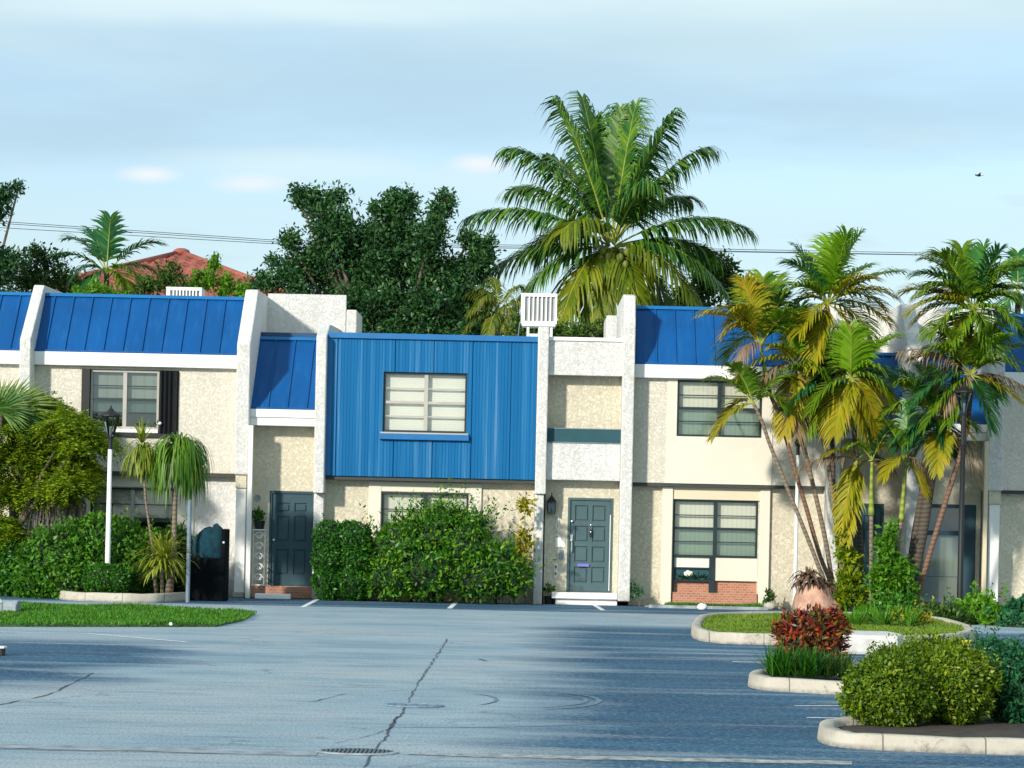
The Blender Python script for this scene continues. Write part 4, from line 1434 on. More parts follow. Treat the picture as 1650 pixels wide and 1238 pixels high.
# ------------------------------------------------------------------ things on and at the houses
def ac_unit(label, p0, p1, y, z0, bars, stand):
    x0, x1, z1 = p0.x, p1.x, p0.z
    t = thing("air_conditioner", label, "air conditioner", ((x0 + x1) / 2, y, 5.2), "air conditioners on the flat roof")
    d = 0.55
    m = MB()
    m.wall(x0, x1, z0, z1, y, y + d, [(x0 + 0.09, x1 - 0.05, z0 + 0.06, z1 - 0.05)])
    m.box(x0 + 0.02, x1 - 0.02, y + 0.12, y + d - 0.02, z0 + 0.01, z1 - 0.01)
    m.box(x0 - 0.01, x1 + 0.01, y - 0.01, y + d + 0.01, z1 + 0.001, z1 + 0.025)
    m.build("casing", M['whitemetal'], t, bevel=0.008)
    m = MB()
    m.box(x0 + 0.09, x1 - 0.05, y + 0.06, y + 0.08, z0 + 0.06, z1 - 0.05)
    m.build("coil", M['louver'], t)
    m = MB()
    for i in range(1, bars):
        xx = x0 + 0.09 + (x1 - x0 - 0.14) * i / bars
        m.box(xx - 0.016, xx + 0.016, y + 0.005, y + 0.055, z0 + 0.06, z1 - 0.05)
    m.build("grille", M['whitemetal'], t)
    if stand:
        m = MB()
        zt = z0 - 0.004
        for xx in (x0 + 0.17, x1 - 0.12):
            for yy in (y + 0.05, y + d - 0.1):
                m.box(xx - 0.03, xx + 0.03, yy, yy + 0.06, 5.2, zt - 0.05)
        m.box(x0 + 0.03, x1 - 0.03, y + 0.0, y + d, zt - 0.049, zt)
        m.box(x0 + 0.21, x1 - 0.16, y + 0.055, y + 0.105, zt - 0.30, zt - 0.22)
        m.build("stand", M['whitemetal'], t)
        m = MB()
        m.tube([(x0 - 0.02, y + 0.2, z0 + 0.05), (x0 - 0.05, y + 0.2, z0 - 0.25), (x0 - 0.12, y + 0.2, z0 - 0.5), (x0 - 0.2, y + 0.15, 5.22)], 0.012, 5)
        m.build("cable", M['grey_metal'], t)
    return t


ac_unit("air conditioner with vertical grille standing high on a white frame", at(840, 474, 52), at(898, 474, 52), 52, at(870, 522, 52).z, 7, True)
ac_unit("low air conditioner whose top just shows above the left blue roof", at(268, 464, 53), at(325, 464, 53), 53, 5.2, 9, False)

# wall lantern by the right front door
t = thing("wall_lantern", "black wall lantern beside the grey green front door", "lantern", (0.62, 48.06, 2.0))
lx, ly = 0.56, 47.93
m = MB(); m.prism_z([(lx - 0.10, ly - 0.09), (lx + 0.10, ly - 0.09), (lx + 0.10, ly + 0.09), (lx - 0.10, ly + 0.09)], 2.135, 2.15)
m.add([(lx - 0.11, ly - 0.10, 2.151), (lx + 0.11, ly - 0.10, 2.151), (lx + 0.11, ly + 0.10, 2.151), (lx - 0.11, ly + 0.10, 2.151), (lx - 0.02, ly - 0.02, 2.27), (lx + 0.02, ly - 0.02, 2.27), (lx + 0.02, ly + 0.02, 2.27), (lx - 0.02, ly + 0.02, 2.27)], [(0, 1, 5, 4), (1, 2, 6, 5), (2, 3, 7, 6), (3, 0, 4, 7), (4, 5, 6, 7), (3, 2, 1, 0)])
m.tube([(lx, ly, 2.26), (lx, ly, 2.36)], [0.015, 0.006], 6)
for sx in (-1, 1):
    for sy in (-1, 1):
        m.tube([(lx + sx * 0.09, ly + sy * 0.08, 2.14), (lx + sx * 0.07, ly + sy * 0.065, 1.92)], 0.012, 5)
m.box(lx - 0.085, lx + 0.085, ly - 0.08, ly + 0.08, 1.90, 1.92)
m.tube([(lx, ly + 0.05, 1.95), (lx, 48.055, 2.02)], 0.02, 6)
m.build("frame", M['black'], t)
m = MB(); m.add([(lx - 0.065, ly - 0.06, 1.921), (lx + 0.065, ly - 0.06, 1.921), (lx + 0.065, ly + 0.06, 1.921), (lx - 0.065, ly + 0.06, 1.921), (lx - 0.085, ly - 0.075, 2.134), (lx + 0.085, ly - 0.075, 2.134), (lx + 0.085, ly + 0.075, 2.134), (lx - 0.085, ly + 0.075, 2.134)], [(0, 1, 5, 4), (1, 2, 6, 5), (2, 3, 7, 6), (3, 0, 4, 7)])
m.build("pane", M['glass_dark'], t)


def digit(ch, x, z, y, size):
    cu = bpy.data.curves.new("t", 'FONT')
    cu.body = ch
    cu.size = size
    cu.extrude = 0.008
    cu.align_x = 'CENTER'
    tmp = bpy.data.objects.new("t", cu)
    COL.objects.link(tmp)
    dg = bpy.context.evaluated_depsgraph_get()
    me = bpy.data.meshes.new_from_object(tmp.evaluated_get(dg))
    bpy.data.objects.remove(tmp)
    me.transform(Matrix.Translation((x, y, z)) @ Matrix.Rotation(R(90), 4, 'X'))
    return me


t = thing("house_number", "white digits 302 stacked on the wall beside the lantern", "house number", (0.70, 48.06, 1.6))
for ch, zz in (("3", 1.73), ("0", 1.585), ("2", 1.44)):
    me = digit(ch, 0.70, zz, 48.045, 0.19)
    me.transform(Matrix.Translation((-0.70, -48.06, -1.6)))
    me.materials.append(M['fascia'])
    o = bpy.data.objects.new("digit", me)
    COL.objects.link(o)
    o.parent = t
t = thing("doorbell_panel", "pale notice with grey intercom below it left of the front door", "intercom", (0.75, 48.06, 1.2))
m = MB(); m.box(0.66, 0.86, 48.045, 48.058, 1.20, 1.40); m.build("notice", M['fascia'], t)
m = MB(); m.box(0.74, 0.83, 48.03, 48.058, 0.95, 1.14); m.build("intercom", M['grey_metal'], t)
t = thing("wall_tap", "small white tap fixture low on the entry wall", "tap", (0.68, 48.06, 0.7))
m = MB(); m.box(0.65, 0.71, 48.03, 48.058, 0.55, 0.86); m.build("plate", M['whitemetal'], t)
m = MB(); m.tube([(0.68, 48.03, 0.80), (0.68, 47.97, 0.80), (0.68, 47.96, 0.75)], 0.014, 6).tube([(0.68, 48.03, 0.66), (0.68, 47.97, 0.66), (0.68, 47.96, 0.61)], 0.014, 6); m.build("spout", M['black'], t)
m = MB(); m.box(1.13, 1.38, 48.047, 48.054, 0.80, 0.86); fl = m.build("flyer", M['vio'] if 'vio' in M else vary("violet paper", (0.16, 0.16, 0.55), 0.6, 0.2))
tag(fl, "violet flyer stuck on the grey green front door", "flyer")
m = MB(); m.tube([(-5.66, 48.19, 2.10), (-5.66, 48.175, 2.10)], 0.07, 14); m.tube([(-5.66, 48.176, 2.10), (-5.66, 48.168, 2.10)], 0.04, 12)
tag(m.build("wall_plaque", M['concrete_grey']), "small round grey plaque on the wall of the left entry", "plaque")

# plant stand with a potted plant in the left entry
t = thing("plant_stand", "white scrolled metal plant stand beside the teal front door", "plant stand", (-5.58, 48.0, 0.25))
m = MB()
for xx in (-5.70, -5.46):
    m.tube([(xx, 48.0, 0.25), (xx, 48.0, 1.42)], 0.012, 6)
for k in range(5):
    zc = 0.42 + k * 0.22
    for sg in (-1, 1):
        pts = [(-5.58 + sg * (0.10 - 0.09 * (q / 10)) * math.cos(q * 0.75), 48.0, zc + (0.10 - 0.085 * q / 10) * math.sin(q * 0.75)) for q in range(11)]
        m.tube(pts, 0.010, 5)
m.box(-5.72, -5.44, 47.9, 48.1, 0.255, 0.28).box(-5.72, -5.44, 47.9, 48.1, 1.42, 1.44)
m.build("frame", M['whitemetal'], t)
t = thing("potted_plant", "leafy plant in dark pot on top of the white plant stand", "potted plant", (-5.58, 48.0, 1.45))
m = MB(); m.tube([(-5.58, 48.0, 1.442), (-5.58, 48.0, 1.62)], [0.085, 0.12], 12); m.build("pot", M['black'], t)
(V, F), _ = twiggy([((-5.58, 48.0, 1.72), (0.24, 0.15, 0.12))], 300, 12, 0.09, spread=0.04)
np_mesh("foliage", V, F, M['l_hedge'], t)
t = thing("potted_plant", "low dark plant at the foot of the wall below the lantern", "potted plant", (0.55, 47.85, 0.0))
m = MB(); m.tube([(0.55, 47.85, 0.0), (0.55, 47.85, 0.17)], [0.08, 0.11], 12); m.build("pot", M['black'], t)
(V, F), _ = twiggy([((0.55, 47.85, 0.28), (0.16, 0.12, 0.12))], 300, 12, 0.08, spread=0.03)
np_mesh("foliage", V, F, M['l_hedge'], t)

# dark storage cabinet by the left wing wall
t = thing("storage_cabinet", "black cabinet under bush shadow shaped as dark teal mound against the white wall", "cabinet", (-6.2, 45.6, 0.0))
cx0, cx1, cy0, cy1 = -6.62, -5.93, 45.3, 45.9
m = MB(); m.box(cx0, cx1, cy0, cy1, 0.0, 0.86).box(cx1 - 0.09, cx1, cy0 + 0.02, cy1, 0.862, 1.44); m.build("cabinet_body", M['matt_black'], t, bevel=0.012)
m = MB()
m.ball((-6.30, 45.6, 1.05), (0.32, 0.22, 0.42), 14, 10, 0.07).ball((-6.15, 45.6, 1.1), (0.2, 0.2, 0.42), 14, 10, 0.07)  # bush shadow on the wall, modelled as two solid dark lumps
m.build("cover", vary("dark teal bush shadow", (0.001, 0.035, 0.055), 1.0, 0.5, 6, 0.6, 12), t, True)
m = MB(); m.ball((-5.97, cy0 + 0.01, 1.17), 0.025, 8, 6); m.build("knob", M['whitemetal'], t)
shrub("shrub", "small green shrub squeezed between the grey post and black cabinet", "shrub", [((-6.75, 45.8, 0.42), (0.20, 0.2, 0.36))], 1500, 0.075, 'l_mid', sprigs=8)
m = MB(); m.tube([(-6.53, 44.4, 0), (-6.53, 44.4, 1.98)], 0.042, 10).tube([(-6.53, 44.4, 1.98), (-6.53, 44.4, 2.0)], [0.045, 0.02], 10)
tag(m.build("post", M['grey_metal']), "bare grey metal post in front of the black cabinet", "post")


# ------------------------------------------------------------------ kerbs, islands, lawns
def smooth_poly(poly, it=2):
    for _ in range(it):
        q = []
        for i in range(len(poly)):
            a, b_ = poly[i], poly[(i + 1) % len(poly)]
            q.append((a[0] * 0.75 + b_[0] * 0.25, a[1] * 0.75 + b_[1] * 0.25))
            q.append((a[0] * 0.25 + b_[0] * 0.75, a[1] * 0.25 + b_[1] * 0.75))
        poly = q
    return poly


def inset(poly, d):
    n = len(poly)
    area = sum(poly[i][0] * poly[(i + 1) % n][1] - poly[(i + 1) % n][0] * poly[i][1] for i in range(n))
    sg = 1 if area > 0 else -1
    res = []
    for i in range(n):
        a, b_ = Vector(poly[i - 1]), Vector(poly[(i + 1) % n])
        t = (b_ - a).normalized()
        nn = Vector((-t.y, t.x)) * sg
        p = Vector(poly[i]) + nn * d
        res.append((p.x, p.y))
    return res


def kerb_island(label, poly, h, wid, mat='concrete', fill='soil', it=2, group="kerbed planting islands"):
    poly = smooth_poly(poly, it)
    n = len(poly)
    cx, cy = sum(p[0] for p in poly) / n, sum(p[1] for p in poly) / n
    t = thing("kerb_island", label, "kerb", (cx, cy, 0), group)
    rings = [(inset(poly, 0), -0.01), (inset(poly, 0.018), h * 0.86), (inset(poly, 0.035), h * 0.97), (inset(poly, 0.05), h), (inset(poly, wid - 0.02), h), (inset(poly, wid), h - 0.03), (inset(poly, wid), 0.0)]
    vs, fs = [], []
    for r, z in rings:
        for i, (x, y) in enumerate(r):
            vs.append((x, y, z + (0.007 * math.sin(i * 2.1) * math.sin(i * 0.7) if z > 0.05 else 0)))
    for k in range(len(rings) - 1):
        for i in range(n):
            j = (i + 1) % n
            fs.append((k * n + i, k * n + j, (k + 1) * n + j, (k + 1) * n + i))
    m = MB(); m.add(vs, fs); m.build("kerb", M[mat], t, True)
    m = MB()
    r = inset(poly, wid - 0.01)
    m.add([(x, y, h - 0.06) for x, y in r], [tuple(range(n))])
    m.build("bed", M[fill], t)
    return t, inset(poly, wid + 0.02)


kb1, in0 = kerb_island("kerb of the left planting bed below the ponytail palms", [(-9.5, 47.9), (-9.25, 45.0), (-8.75, 43.8), (-7.3, 43.55), (-6.75, 44.2), (-6.35, 47.9)], 0.17, 0.17)
kb2, in1 = kerb_island("curved kerb of the grassy island furthest from the camera", [(3.3, 41.5), (2.62, 36.0), (2.5, 32.6), (3.6, 32.3), (5.9, 32.6), (7.4, 36), (7.6, 43.0)], 0.16, 0.16)
kb3, in2 = kerb_island("kerb of the middle island under the red croton", [(3.0, 25.4), (2.5, 24.5), (2.34, 23.8), (2.38, 23.2), (2.7, 22.85), (4.2, 22.3), (6.0, 22.8), (5.6, 26.0), (4.0, 26.6)], 0.135, 0.16)
kb4, in3 = kerb_island("pale kerb of the nearest island under the round bushes", [(2.9, 18.75), (2.42, 18.45), (2.28, 17.6), (2.36, 17.05), (2.8, 16.88), (4.0, 16.75), (6.0, 16.7), (6.0, 20.0), (4.0, 20.2), (3.2, 19.6)], 0.115, 0.14)
lawn = [(-14, 41.3), (-9.4, 41.0), (-6.5, 40.4), (-5.0, 39.9), (-4.62, 39.0), (-4.5, 36.5), (-4.62, 34.3), (-6.0, 33.6), (-7.6, 32.9), (-14, 31.8)]
m = MB(); m.prism_z(lawn[::-1], -0.01, 0.035); struct(m.build("lawn_base", M['ground']))
lawn2 = inset(lawn, 0.07)
lawn2 = inset(lawn, -0.07)
struct(grass("lawn_grass", lawn2, 60000, 0.085, 'l_grass', 0.03), 'stuff')
m = MB(); ribbon(m, lawn[1:5], 0.10, 0.045); struct(m.build("lawn_edging", M['concrete']))
struct(grass("island_grass", in1, 36000, 0.07, 'l_lime_grass', 0.10), 'stuff')
struct(grass("window_bed_grass", [(3.0, 47.2), (5.0, 47.2), (5.0, 48.1), (3.0, 48.1)], 5000, 0.12, 'l_grass', 0.0), 'stuff')
m = MB(); m.box(2.6, 5.05, 46.95, 47.05, 0, 0.06); struct(m.build("lawn_edging", M['concrete_grey']))


def wheel_stop(label, a, b_, y, h):
    m = MB()
    m.prism_x([(y, 0.0), (y + 0.02, h * 0.8), (y + 0.06, h), (y + 0.12, h), (y + 0.16, h * 0.8), (y + 0.18, 0.0)][::-1], a, b_)
    return tag(m.build("wheel_stop", M['concrete_white'], bevel=0.015), label, "wheel stop", "white concrete wheel stops")


p = gp(0, 958)
wheel_stop("long white concrete wheel stop at the left frame edge", -12.4, at(53, 958, 46.0).x, 46.0, 0.15)
wheel_stop("white wheel stop before the brick step of the teal door", at(410, 962, 47.3).x, at(468, 962, 47.3).x, 47.3, 0.11)
# pale kerb end to the right of the croton
q0, q1 = at(1366, 1050, 30.3), at(1452, 1050, 30.3)
m = MB(); m.prism_z([(q0.x - 0.1, 30.2), (q1.x - 0.05, 30.2), (q1.x + 0.12, 30.9), (q1.x + 0.05, 31.6), (q0.x - 0.1, 31.6)], 0.0, 0.27)
tag(m.build("kerb_end", M['kerb_pale'], bevel=0.05), "pale concrete kerb end right of the red croton", "kerb")
# small things on the left lawn edge
m = MB(); m.prism_x([(37.4, 0.02), (37.4, 0.14), (37.6, 0.22), (37.8, 0.14), (37.8, 0.02)][::-1], -8.75, at(30, 988, 37.6).x)
tag(m.build("concrete_block", M['concrete_grey'], bevel=0.02), "grey concrete block lying on the left lawn", "block")
m = MB()
bx = at(8, 990, 36.5).x
m.tube([(bx - 0.12, 36.4, 0), (bx - 0.12, 36.4, 0.22)], 0.11, 12).tube([(bx - 0.12, 36.4, 0.22), (bx - 0.12, 36.4, 0.33)], [0.125, 0.02], 12)
tag(m.build("marker_post", M['whitemetal'], bevel=0.01), "squat pale bollard on the lawn at the left frame edge", "bollard")
g = gp(2, 1057)
t = thing("marker_block", "small dark block with white cap at left edge of the lane", "marker", (g.x - 0.05, g.y, 0))
m = MB(); m.box(g.x - 0.25, g.x + 0.015, g.y, g.y + 0.15, 0, 0.085); m.build("block", M['black'], t, bevel=0.008)
m = MB(); m.box(g.x - 0.25, g.x + 0.03, g.y - 0.01, g.y + 0.16, 0.086, 0.105); m.build("cap", M['whitemetal'], t)
g = gp(275, 1012)
m = MB(); m.ball((g.x, g.y, 0.06), (0.028, 0.025, 0.022), 8, 6, 0.3); tag(m.build("litter", M['fascia']), "scrap of white litter on the near edge of the left lawn", "litter")


# manhole and drain grate
def grate(label, px, py, r, bars):
    c = gp(px, py)
    t = thing("drain_cover", label, "drain cover", (c.x, c.y, 0))
    m = MB()
    k = 28
    vs, fs = [], []
    for rr, z in ((r + 0.035, 0.003), (r + 0.03, 0.014), (r, 0.014), (r - 0.005, 0.006)):
        for i in range(k):
            q = 2 * math.pi * i / k
            vs.append((c.x + rr * math.cos(q), c.y + 0.7 * rr * math.sin(q), z))
    for a in range(3):
        for i in range(k):
            j = (i + 1) % k
            fs.append((a * k + i, a * k + j, (a + 1) * k + j, (a + 1) * k + i))
    m.add(vs, fs)
    m.build("rim", M['concrete_grey'] if bars else M['lid'], t)
    m = MB()
    m.add([(c.x + (r - 0.004) * math.cos(2 * math.pi * i / k), c.y + 0.7 * (r - 0.004) * math.sin(2 * math.pi * i / k), 0.0065) for i in range(k)], [tuple(range(k))])
    m.build("pit" if bars else "lid", M['black'] if bars else M['lid'], t)
    m = MB()
    if bars:
        for i in range(17):
            x = -r + 2 * r * (i + 0.5) / 17
            h = 0.7 * math.sqrt(max(r * r - x * x, 0)) - 0.008
            m.box(c.x + x - 0.009, c.x + x + 0.009, c.y - h, c.y + h, 0.007, 0.016)
    else:
        for i in range(5):
            x = -r + 2 * r * (i + 0.5) / 5
            h = math.sqrt(max(r * r - x * x, 0)) * 0.55
            m.box(c.x + x - 0.02, c.x + x + 0.02, c.y - h, c.y + h, 0.007, 0.011)
    m.build("bars" if bars else "tread", M['iron' if bars else 'mark'], t)


grate("oval barred drain grate set in the gutter at the bottom", 575, 1213, 0.255, True)
grate("flat oval iron lid further up the cracked lane", 667, 1138, 0.235, False)


# ------------------------------------------------------------------ lamp posts
def lamp_post(label, x, y, h, post_mat, r=0.045, dark_top=0.3):
    t = thing("street_lamp", label, "lamp post", (x, y, 0), "lantern lamp posts")
    m = MB()
    m.tube([(x, y, 0), (x, y, 0.05), (x, y, 0.4), (x, y, h - dark_top)], [r * 1.7, r * 1.25, r * 1.1, r * 0.85], 12)
    m.build("post", M[post_mat], t, True)
    m = MB()
    m.tube([(x, y, h - dark_top), (x, y, h)], r * 0.95, 10)
    zb, zt = h, h + 0.42
    a, b_ = 0.055, 0.165
    for i in range(6):
        q = math.pi / 3 * i
        m.tube([(x + a * math.cos(q), y + a * math.sin(q), zb), (x + b_ * math.cos(q), y + b_ * math.sin(q), zt)], 0.012, 5)
    m.tube([(x, y, zb - 0.02), (x, y, zb + 0.03)], [0.06, 0.07], 10)
    m.tube([(x, y, zt), (x, y, zt + 0.03), (x, y, zt + 0.11), (x, y, zt + 0.16), (x, y, zt + 0.22)], [b_ + 0.05, b_ + 0.05, 0.07, 0.03, 0.008], 12)
    m.build("lantern_frame", M['black'], t)
    m = MB()
    n = 6
    vs = [(x + (a - 0.005) * math.cos(math.pi / 3 * i), y + (a - 0.005) * math.sin(math.pi / 3 * i), zb + 0.03) for i in range(n)]
    vs += [(x + (b_ - 0.008) * math.cos(math.pi / 3 * i), y + (b_ - 0.008) * math.sin(math.pi / 3 * i), zt - 0.005) for i in range(n)]
    m.add(vs, [(i, (i + 1) % n, n + (i + 1) % n, n + i) for i in range(n)])
    m.build("pane", M['glass'], t)
    m = MB(); m.tube([(x, y, zb + 0.03), (x, y, zb + 0.22)], [0.02, 0.03], 8); m.build("bulb", M['whitemetal'], t)
    return t


p = at(178, 700, 44.6)
lamp_post("white lamp post with black lantern in the left planting bed", p.x, 44.6, at(178, 706, 44.6).z, 'whitemetal', 0.05, 0.22)
p = at(1286, 720, 46.9)
lamp_post("white lamp post with black lantern among the leaning palm trunks", p.x, 46.9, at(1286, 718, 46.9).z, 'whitemetal', 0.038, 0.2)
p = at(1553, 668, 44.5)
lamp_post("dark lamp post at the right in front of the glass door", p.x, 44.5, at(1553, 668, 44.5).z, 'black', 0.055, 0.6)


# ------------------------------------------------------------------ planting at the houses
def ell(px, py, rx, rz, Y, ry=None):
    k = Y / FPX
    c = at(px, py, Y)
    return (tuple(c), (rx * k, (ry if ry is not None else min(rx, rz) * k), rz * k))


# clipped hedge below the blue box and the loose shrub right of it
hx = [(-4.35 + 0.28 * i) for i in range(5)]
shrub("hedge", "clipped dark hedge left of the loose shrub under the blue box", "hedge",
      [((-4.02, 47.2, 1.28), (0.34, 0.38, 0.36)), ((-3.55, 47.2, 1.28), (0.40, 0.40, 0.36)), ((-4.02, 47.2, 0.85), (0.36, 0.4, 0.45)), ((-3.5, 47.2, 0.8), (0.42, 0.42, 0.5)),
       ((-4.02, 47.2, 0.4), (0.34, 0.42, 0.42)), ((-3.5, 47.2, 0.4), (0.46, 0.45, 0.42))], 16000, 0.062, 'l_hedge', jit=0.07, sprigs=10, sprig_len=0.2, bump_=0.05, corescale=0.86)
shrub("shrub", "big loose glossy shrub covering the window under the blue box", "shrub",
      [ell(640, 890, 50, 50, 47.2), ell(700, 872, 52, 50, 47.3), ell(748, 884, 46, 58, 47.1), ell(800, 915, 50, 44, 47.1), ell(690, 920, 70, 46, 46.9), ell(635, 930, 52, 36, 46.9), ell(770, 932, 70, 34, 46.9), ell(828, 930, 30, 34, 47.0), ell(715, 838, 30, 26, 47.4), ell(665, 852, 22, 22, 47.3), ell(770, 852, 20, 22, 47.2)],
      21000, 0.095, 'l_shrub', jit=0.30, sprigs=240, sprig_len=0.50, wr=0.40, bump_=0.22, corescale=0.68)
tree("slender_shrub", "tall thin yellowing shrub against the white pier right of the loose shrub", "shrub", tuple(gp(845, 966)),
     [(tuple(at(845, 880, 47.0)), (0.20, 0.2, 0.5)), (tuple(at(846, 820, 47.0)), (0.17, 0.15, 0.3)), (tuple(at(835, 920, 47.0)), (0.25, 0.2, 0.35))], 220, 12, 0.10, 'l_yellow', 0.03, spread=0.06, show=20)

# left bed
shrub("hedge", "large rounded dark green shrub behind the white lamp post", "hedge",
      [ell(95, 905, 62, 62, 45.0, 0.5), ell(170, 890, 66, 56, 45.2, 0.5), ell(235, 905, 42, 50, 45.5, 0.45), ell(110, 935, 60, 40, 44.9, 0.4), ell(200, 930, 60, 34, 45.1, 0.4), ell(160, 860, 48, 30, 45.5, 0.4), ell(60, 935, 36, 34, 45.0, 0.4)],
      26000, 0.085, 'l_shrub2', jit=0.16, sprigs=40, bump_=0.14)
shrub("round_bush", "small round clipped bush at the foot of the white lamp post", "bush", [ell(163, 935, 29, 26, 44.3), ell(188, 936, 22, 24, 44.3)], 5000, 0.05, 'l_hedge', jit=0.06, bump_=0.03, corescale=0.88)


HS = 0.30


def ponytail(label, base, crown, Y, n, length, droop, spread, r0, mat, extra=()):
    b = Vector(at(*base, Y)); b.z = 0.08
    c = at(*crown, Y)
    t = thing("ponytail_palm", label, "palm", tuple(b), "ponytail palms in the left bed")
    m = MB(); m.tube([b, b.lerp(c, 0.33) + Vector((0.03, 0, 0)), b.lerp(c, 0.7) + Vector((-0.02, 0, 0)), c], [r0 * 1.6, r0, r0 * 0.85, r0 * 0.7], 8); m.build("trunk", M['trunk'], t, True)
    m = MB(); strap_crown(m, c, n, length, 0.028, 1.0, droop, 8, 0.6, HS)
    for e in extra:
        strap_crown(m, at(*e[:2], Y), e[2], e[3], 0.028, 1.0, e[4], 8, 0.6, HS)
    m.build("crown", M[mat], t)
    return t


ponytail("thin ponytail palm with short yellowish tuft before the lower window", (252, 945), (230, 742), 44.8, 230, 0.72, 0.75, 1.0, 0.028, 'l_pony_y', [(231, 755, 120, 0.5, 0.9), (229, 715, 26, 0.5, 0.12)])
ponytail("ponytail palm with long drooping green mop right of the yellowish one", (272, 945), (289, 738), 44.9, 460, 1.12, 1.05, 1.0, 0.055, 'l_pony', [(289, 755, 320, 1.05, 1.2), (289, 730, 16, 0.4, 0.1)])
m = MB()
b = at(262, 905, 44.4)
strap_crown(m, (b.x, b.y, b.z), 150, 0.75, 0.035, 1.0, 0.35, 6, 1.3)
strap_crown(m, (b.x, b.y, b.z - 0.15), 110, 0.6, 0.035, 1.0, 0.6, 6, 0.9)
b2 = Vector((b.x, b.y, 0.08))
t = thing("strap_plant", "short upright strap leaved plant between the two ponytail trunks", "plant", tuple(b2))
m.build("foliage", M['l_pony_y'], t)
m = MB(); m.tube([b2, (b.x, b.y, b.z)], 0.03, 6); m.build("trunk", M['trunk'], t)
shrub("shrub", "leafy low shrub behind the strap plant under the lower window", "shrub", [ell(285, 890, 26, 40, 46.5), ell(275, 930, 34, 28, 46.3)], 2600, 0.10, 'l_mid', sprigs=14)

# large feathery tree at left: sprays of drooping fine foliage
fc = [((20, 690), 50, 36), ((75, 680), 46, 32), ((110, 690), 40, 30), ((35, 740), 62, 45), ((95, 745), 48, 40), ((130, 715), 32, 26), ((15, 800), 55, 48), ((75, 790), 52, 26), ((118, 780), 24, 34), ((60, 655), 36, 20), ((155, 712), 26, 14), ((0, 870), 30, 50), ((130, 760), 22, 22), ((10, 920), 26, 32)]
YF = 46.3
cl = [(tuple(at(*c, YF + 0.5 * math.sin(i * 2.2))), (rx * YF / FPX, 0.55, rz * YF / FPX)) for i, (c, rx, rz) in enumerate(fc)]
t = thing("feathery_tree", "feathery yellow green tree filling the left edge before the houses", "tree", (at(10, 960, YF).x, YF, 0))
CC, DD = [], []
for c, r in cl:
    k = int(1350 * (r[0] * r[2]) ** 0.8)
    d = rdir(k); d[:, 2] = np.abs(d[:, 2]) * 0.9 - 0.1
    p0 = np.array(c) + d * np.array(r) * rng.uniform(0.15, 0.85, (k, 1))
    out_ = unit(d * np.array([1.3, 1, 0.4]) + rng.normal(size=(k, 3)) * 0.4)
    for s in range(22):
        u = (s + 1) / 22
        ln = 0.42
        p = p0 + out_ * ln * u + np.array([0, 0, -0.20]) * u ** 2
        side = unit(np.cross(out_, np.array([0, 0, 1.0])) + rng.normal(size=(k, 3)) * 0.2)
        sg = 1 if s % 2 else -1
        CC.append(p + rng.normal(size=(k, 3)) * 0.012)
        DD.append(out_ * 0.6 + side * sg * 0.9 + np.array([0, 0, -0.15]))
C, D = np.concatenate(CC), np.concatenate(DD)
L = 0.085 * rng.uniform(0.6, 1.3, len(C))
V, F = leaf_quads(C, D, np.tile([-0.15, -0.35, 0.8], (len(C), 1)) + rng.normal(size=(len(C), 3)) * 0.5, L, L * 0.34)
np_mesh("crown", V, F, M['l_feather'], t)
m = MB()
b = Vector((at(10, 960, YF).x, YF, 0))
for c, r in cl[:8]:
    c = Vector(c)
    f = Vector((b.x + 0.1, YF, 1.2))
    m.tube([b, f, f.lerp(c, 0.5) + Vector((0, 0, 0.1)), c], [0.10, 0.07, 0.04, 0.015], 6)
q = at(165, 712, YF); m.tube([at(100, 720, YF), at(135, 728, YF), q], [0.03, 0.02, 0.008], 5)
m.build("trunk", M['bark'], t, True)


def fan_leaf(parent, hub, direction, radius, mat, n=34, span=210, droop=0.12):
    hub = np.array(hub, float)
    d = np.array(direction, float); d /= np.linalg.norm(d)
    side = np.cross(d, [0, -1, 0.25]); side /= np.linalg.norm(side)
    nn = np.cross(side, d)
    m = MB()
    for i in range(n):
        q = R(-span / 2 + span * i / (n - 1))
        v = d * math.cos(q) + side * math.sin(q) + nn * 0.12 * (1 if i % 2 else -1) * 0.3
        ln = radius * (1 - 0.25 * abs(q) / R(span / 2)) * rng.uniform(0.9, 1.08)
        sd_ = np.cross(v, nn); sd_ /= np.linalg.norm(sd_)
        p1 = hub + v * ln * 0.55
        p2 = hub + v * ln + np.array([0, 0, -droop * ln])
        ww = 0.045
        m.add([hub - sd_ * 0.008, hub + sd_ * 0.008, p1 + sd_ * ww / 2, p1 - sd_ * ww / 2, p2], [(0, 1, 2, 3), (3, 2, 4)])
    return m.build("frond", M[mat], parent)


hubp = at(-2, 660, 45.7)
t = thing("fan_palm", "fan palm spreading stiff pale leaves above the feathery tree", "palm", (hubp.x - 0.15, 45.7, 0))
m = MB(); m.tube([(hubp.x - 0.15, 45.7, 0), (hubp.x - 0.12, 45.7, 2.0), (hubp.x, 45.7, hubp.z - 0.1)], [0.14, 0.11, 0.09], 10); m.build("trunk", M['trunk'], t, True)
fan_leaf(t, hubp, (0.55, -0.1, 0.75), 0.85, 'l_fan', 40, 200)
fan_leaf(t, hubp + Vector((0.1, 0.3, 0)), (0.95, 0.1, 0.25), 1.15, 'l_fan', 26, 130)
fan_leaf(t, hubp + Vector((-0.3, 0.2, 0)), (-0.7, 0, 0.7), 0.9, 'l_fan')
fan_leaf(t, hubp + Vector((-0.1, -0.2, 0)), (0.1, -0.5, 0.6), 0.7, 'l_fan')


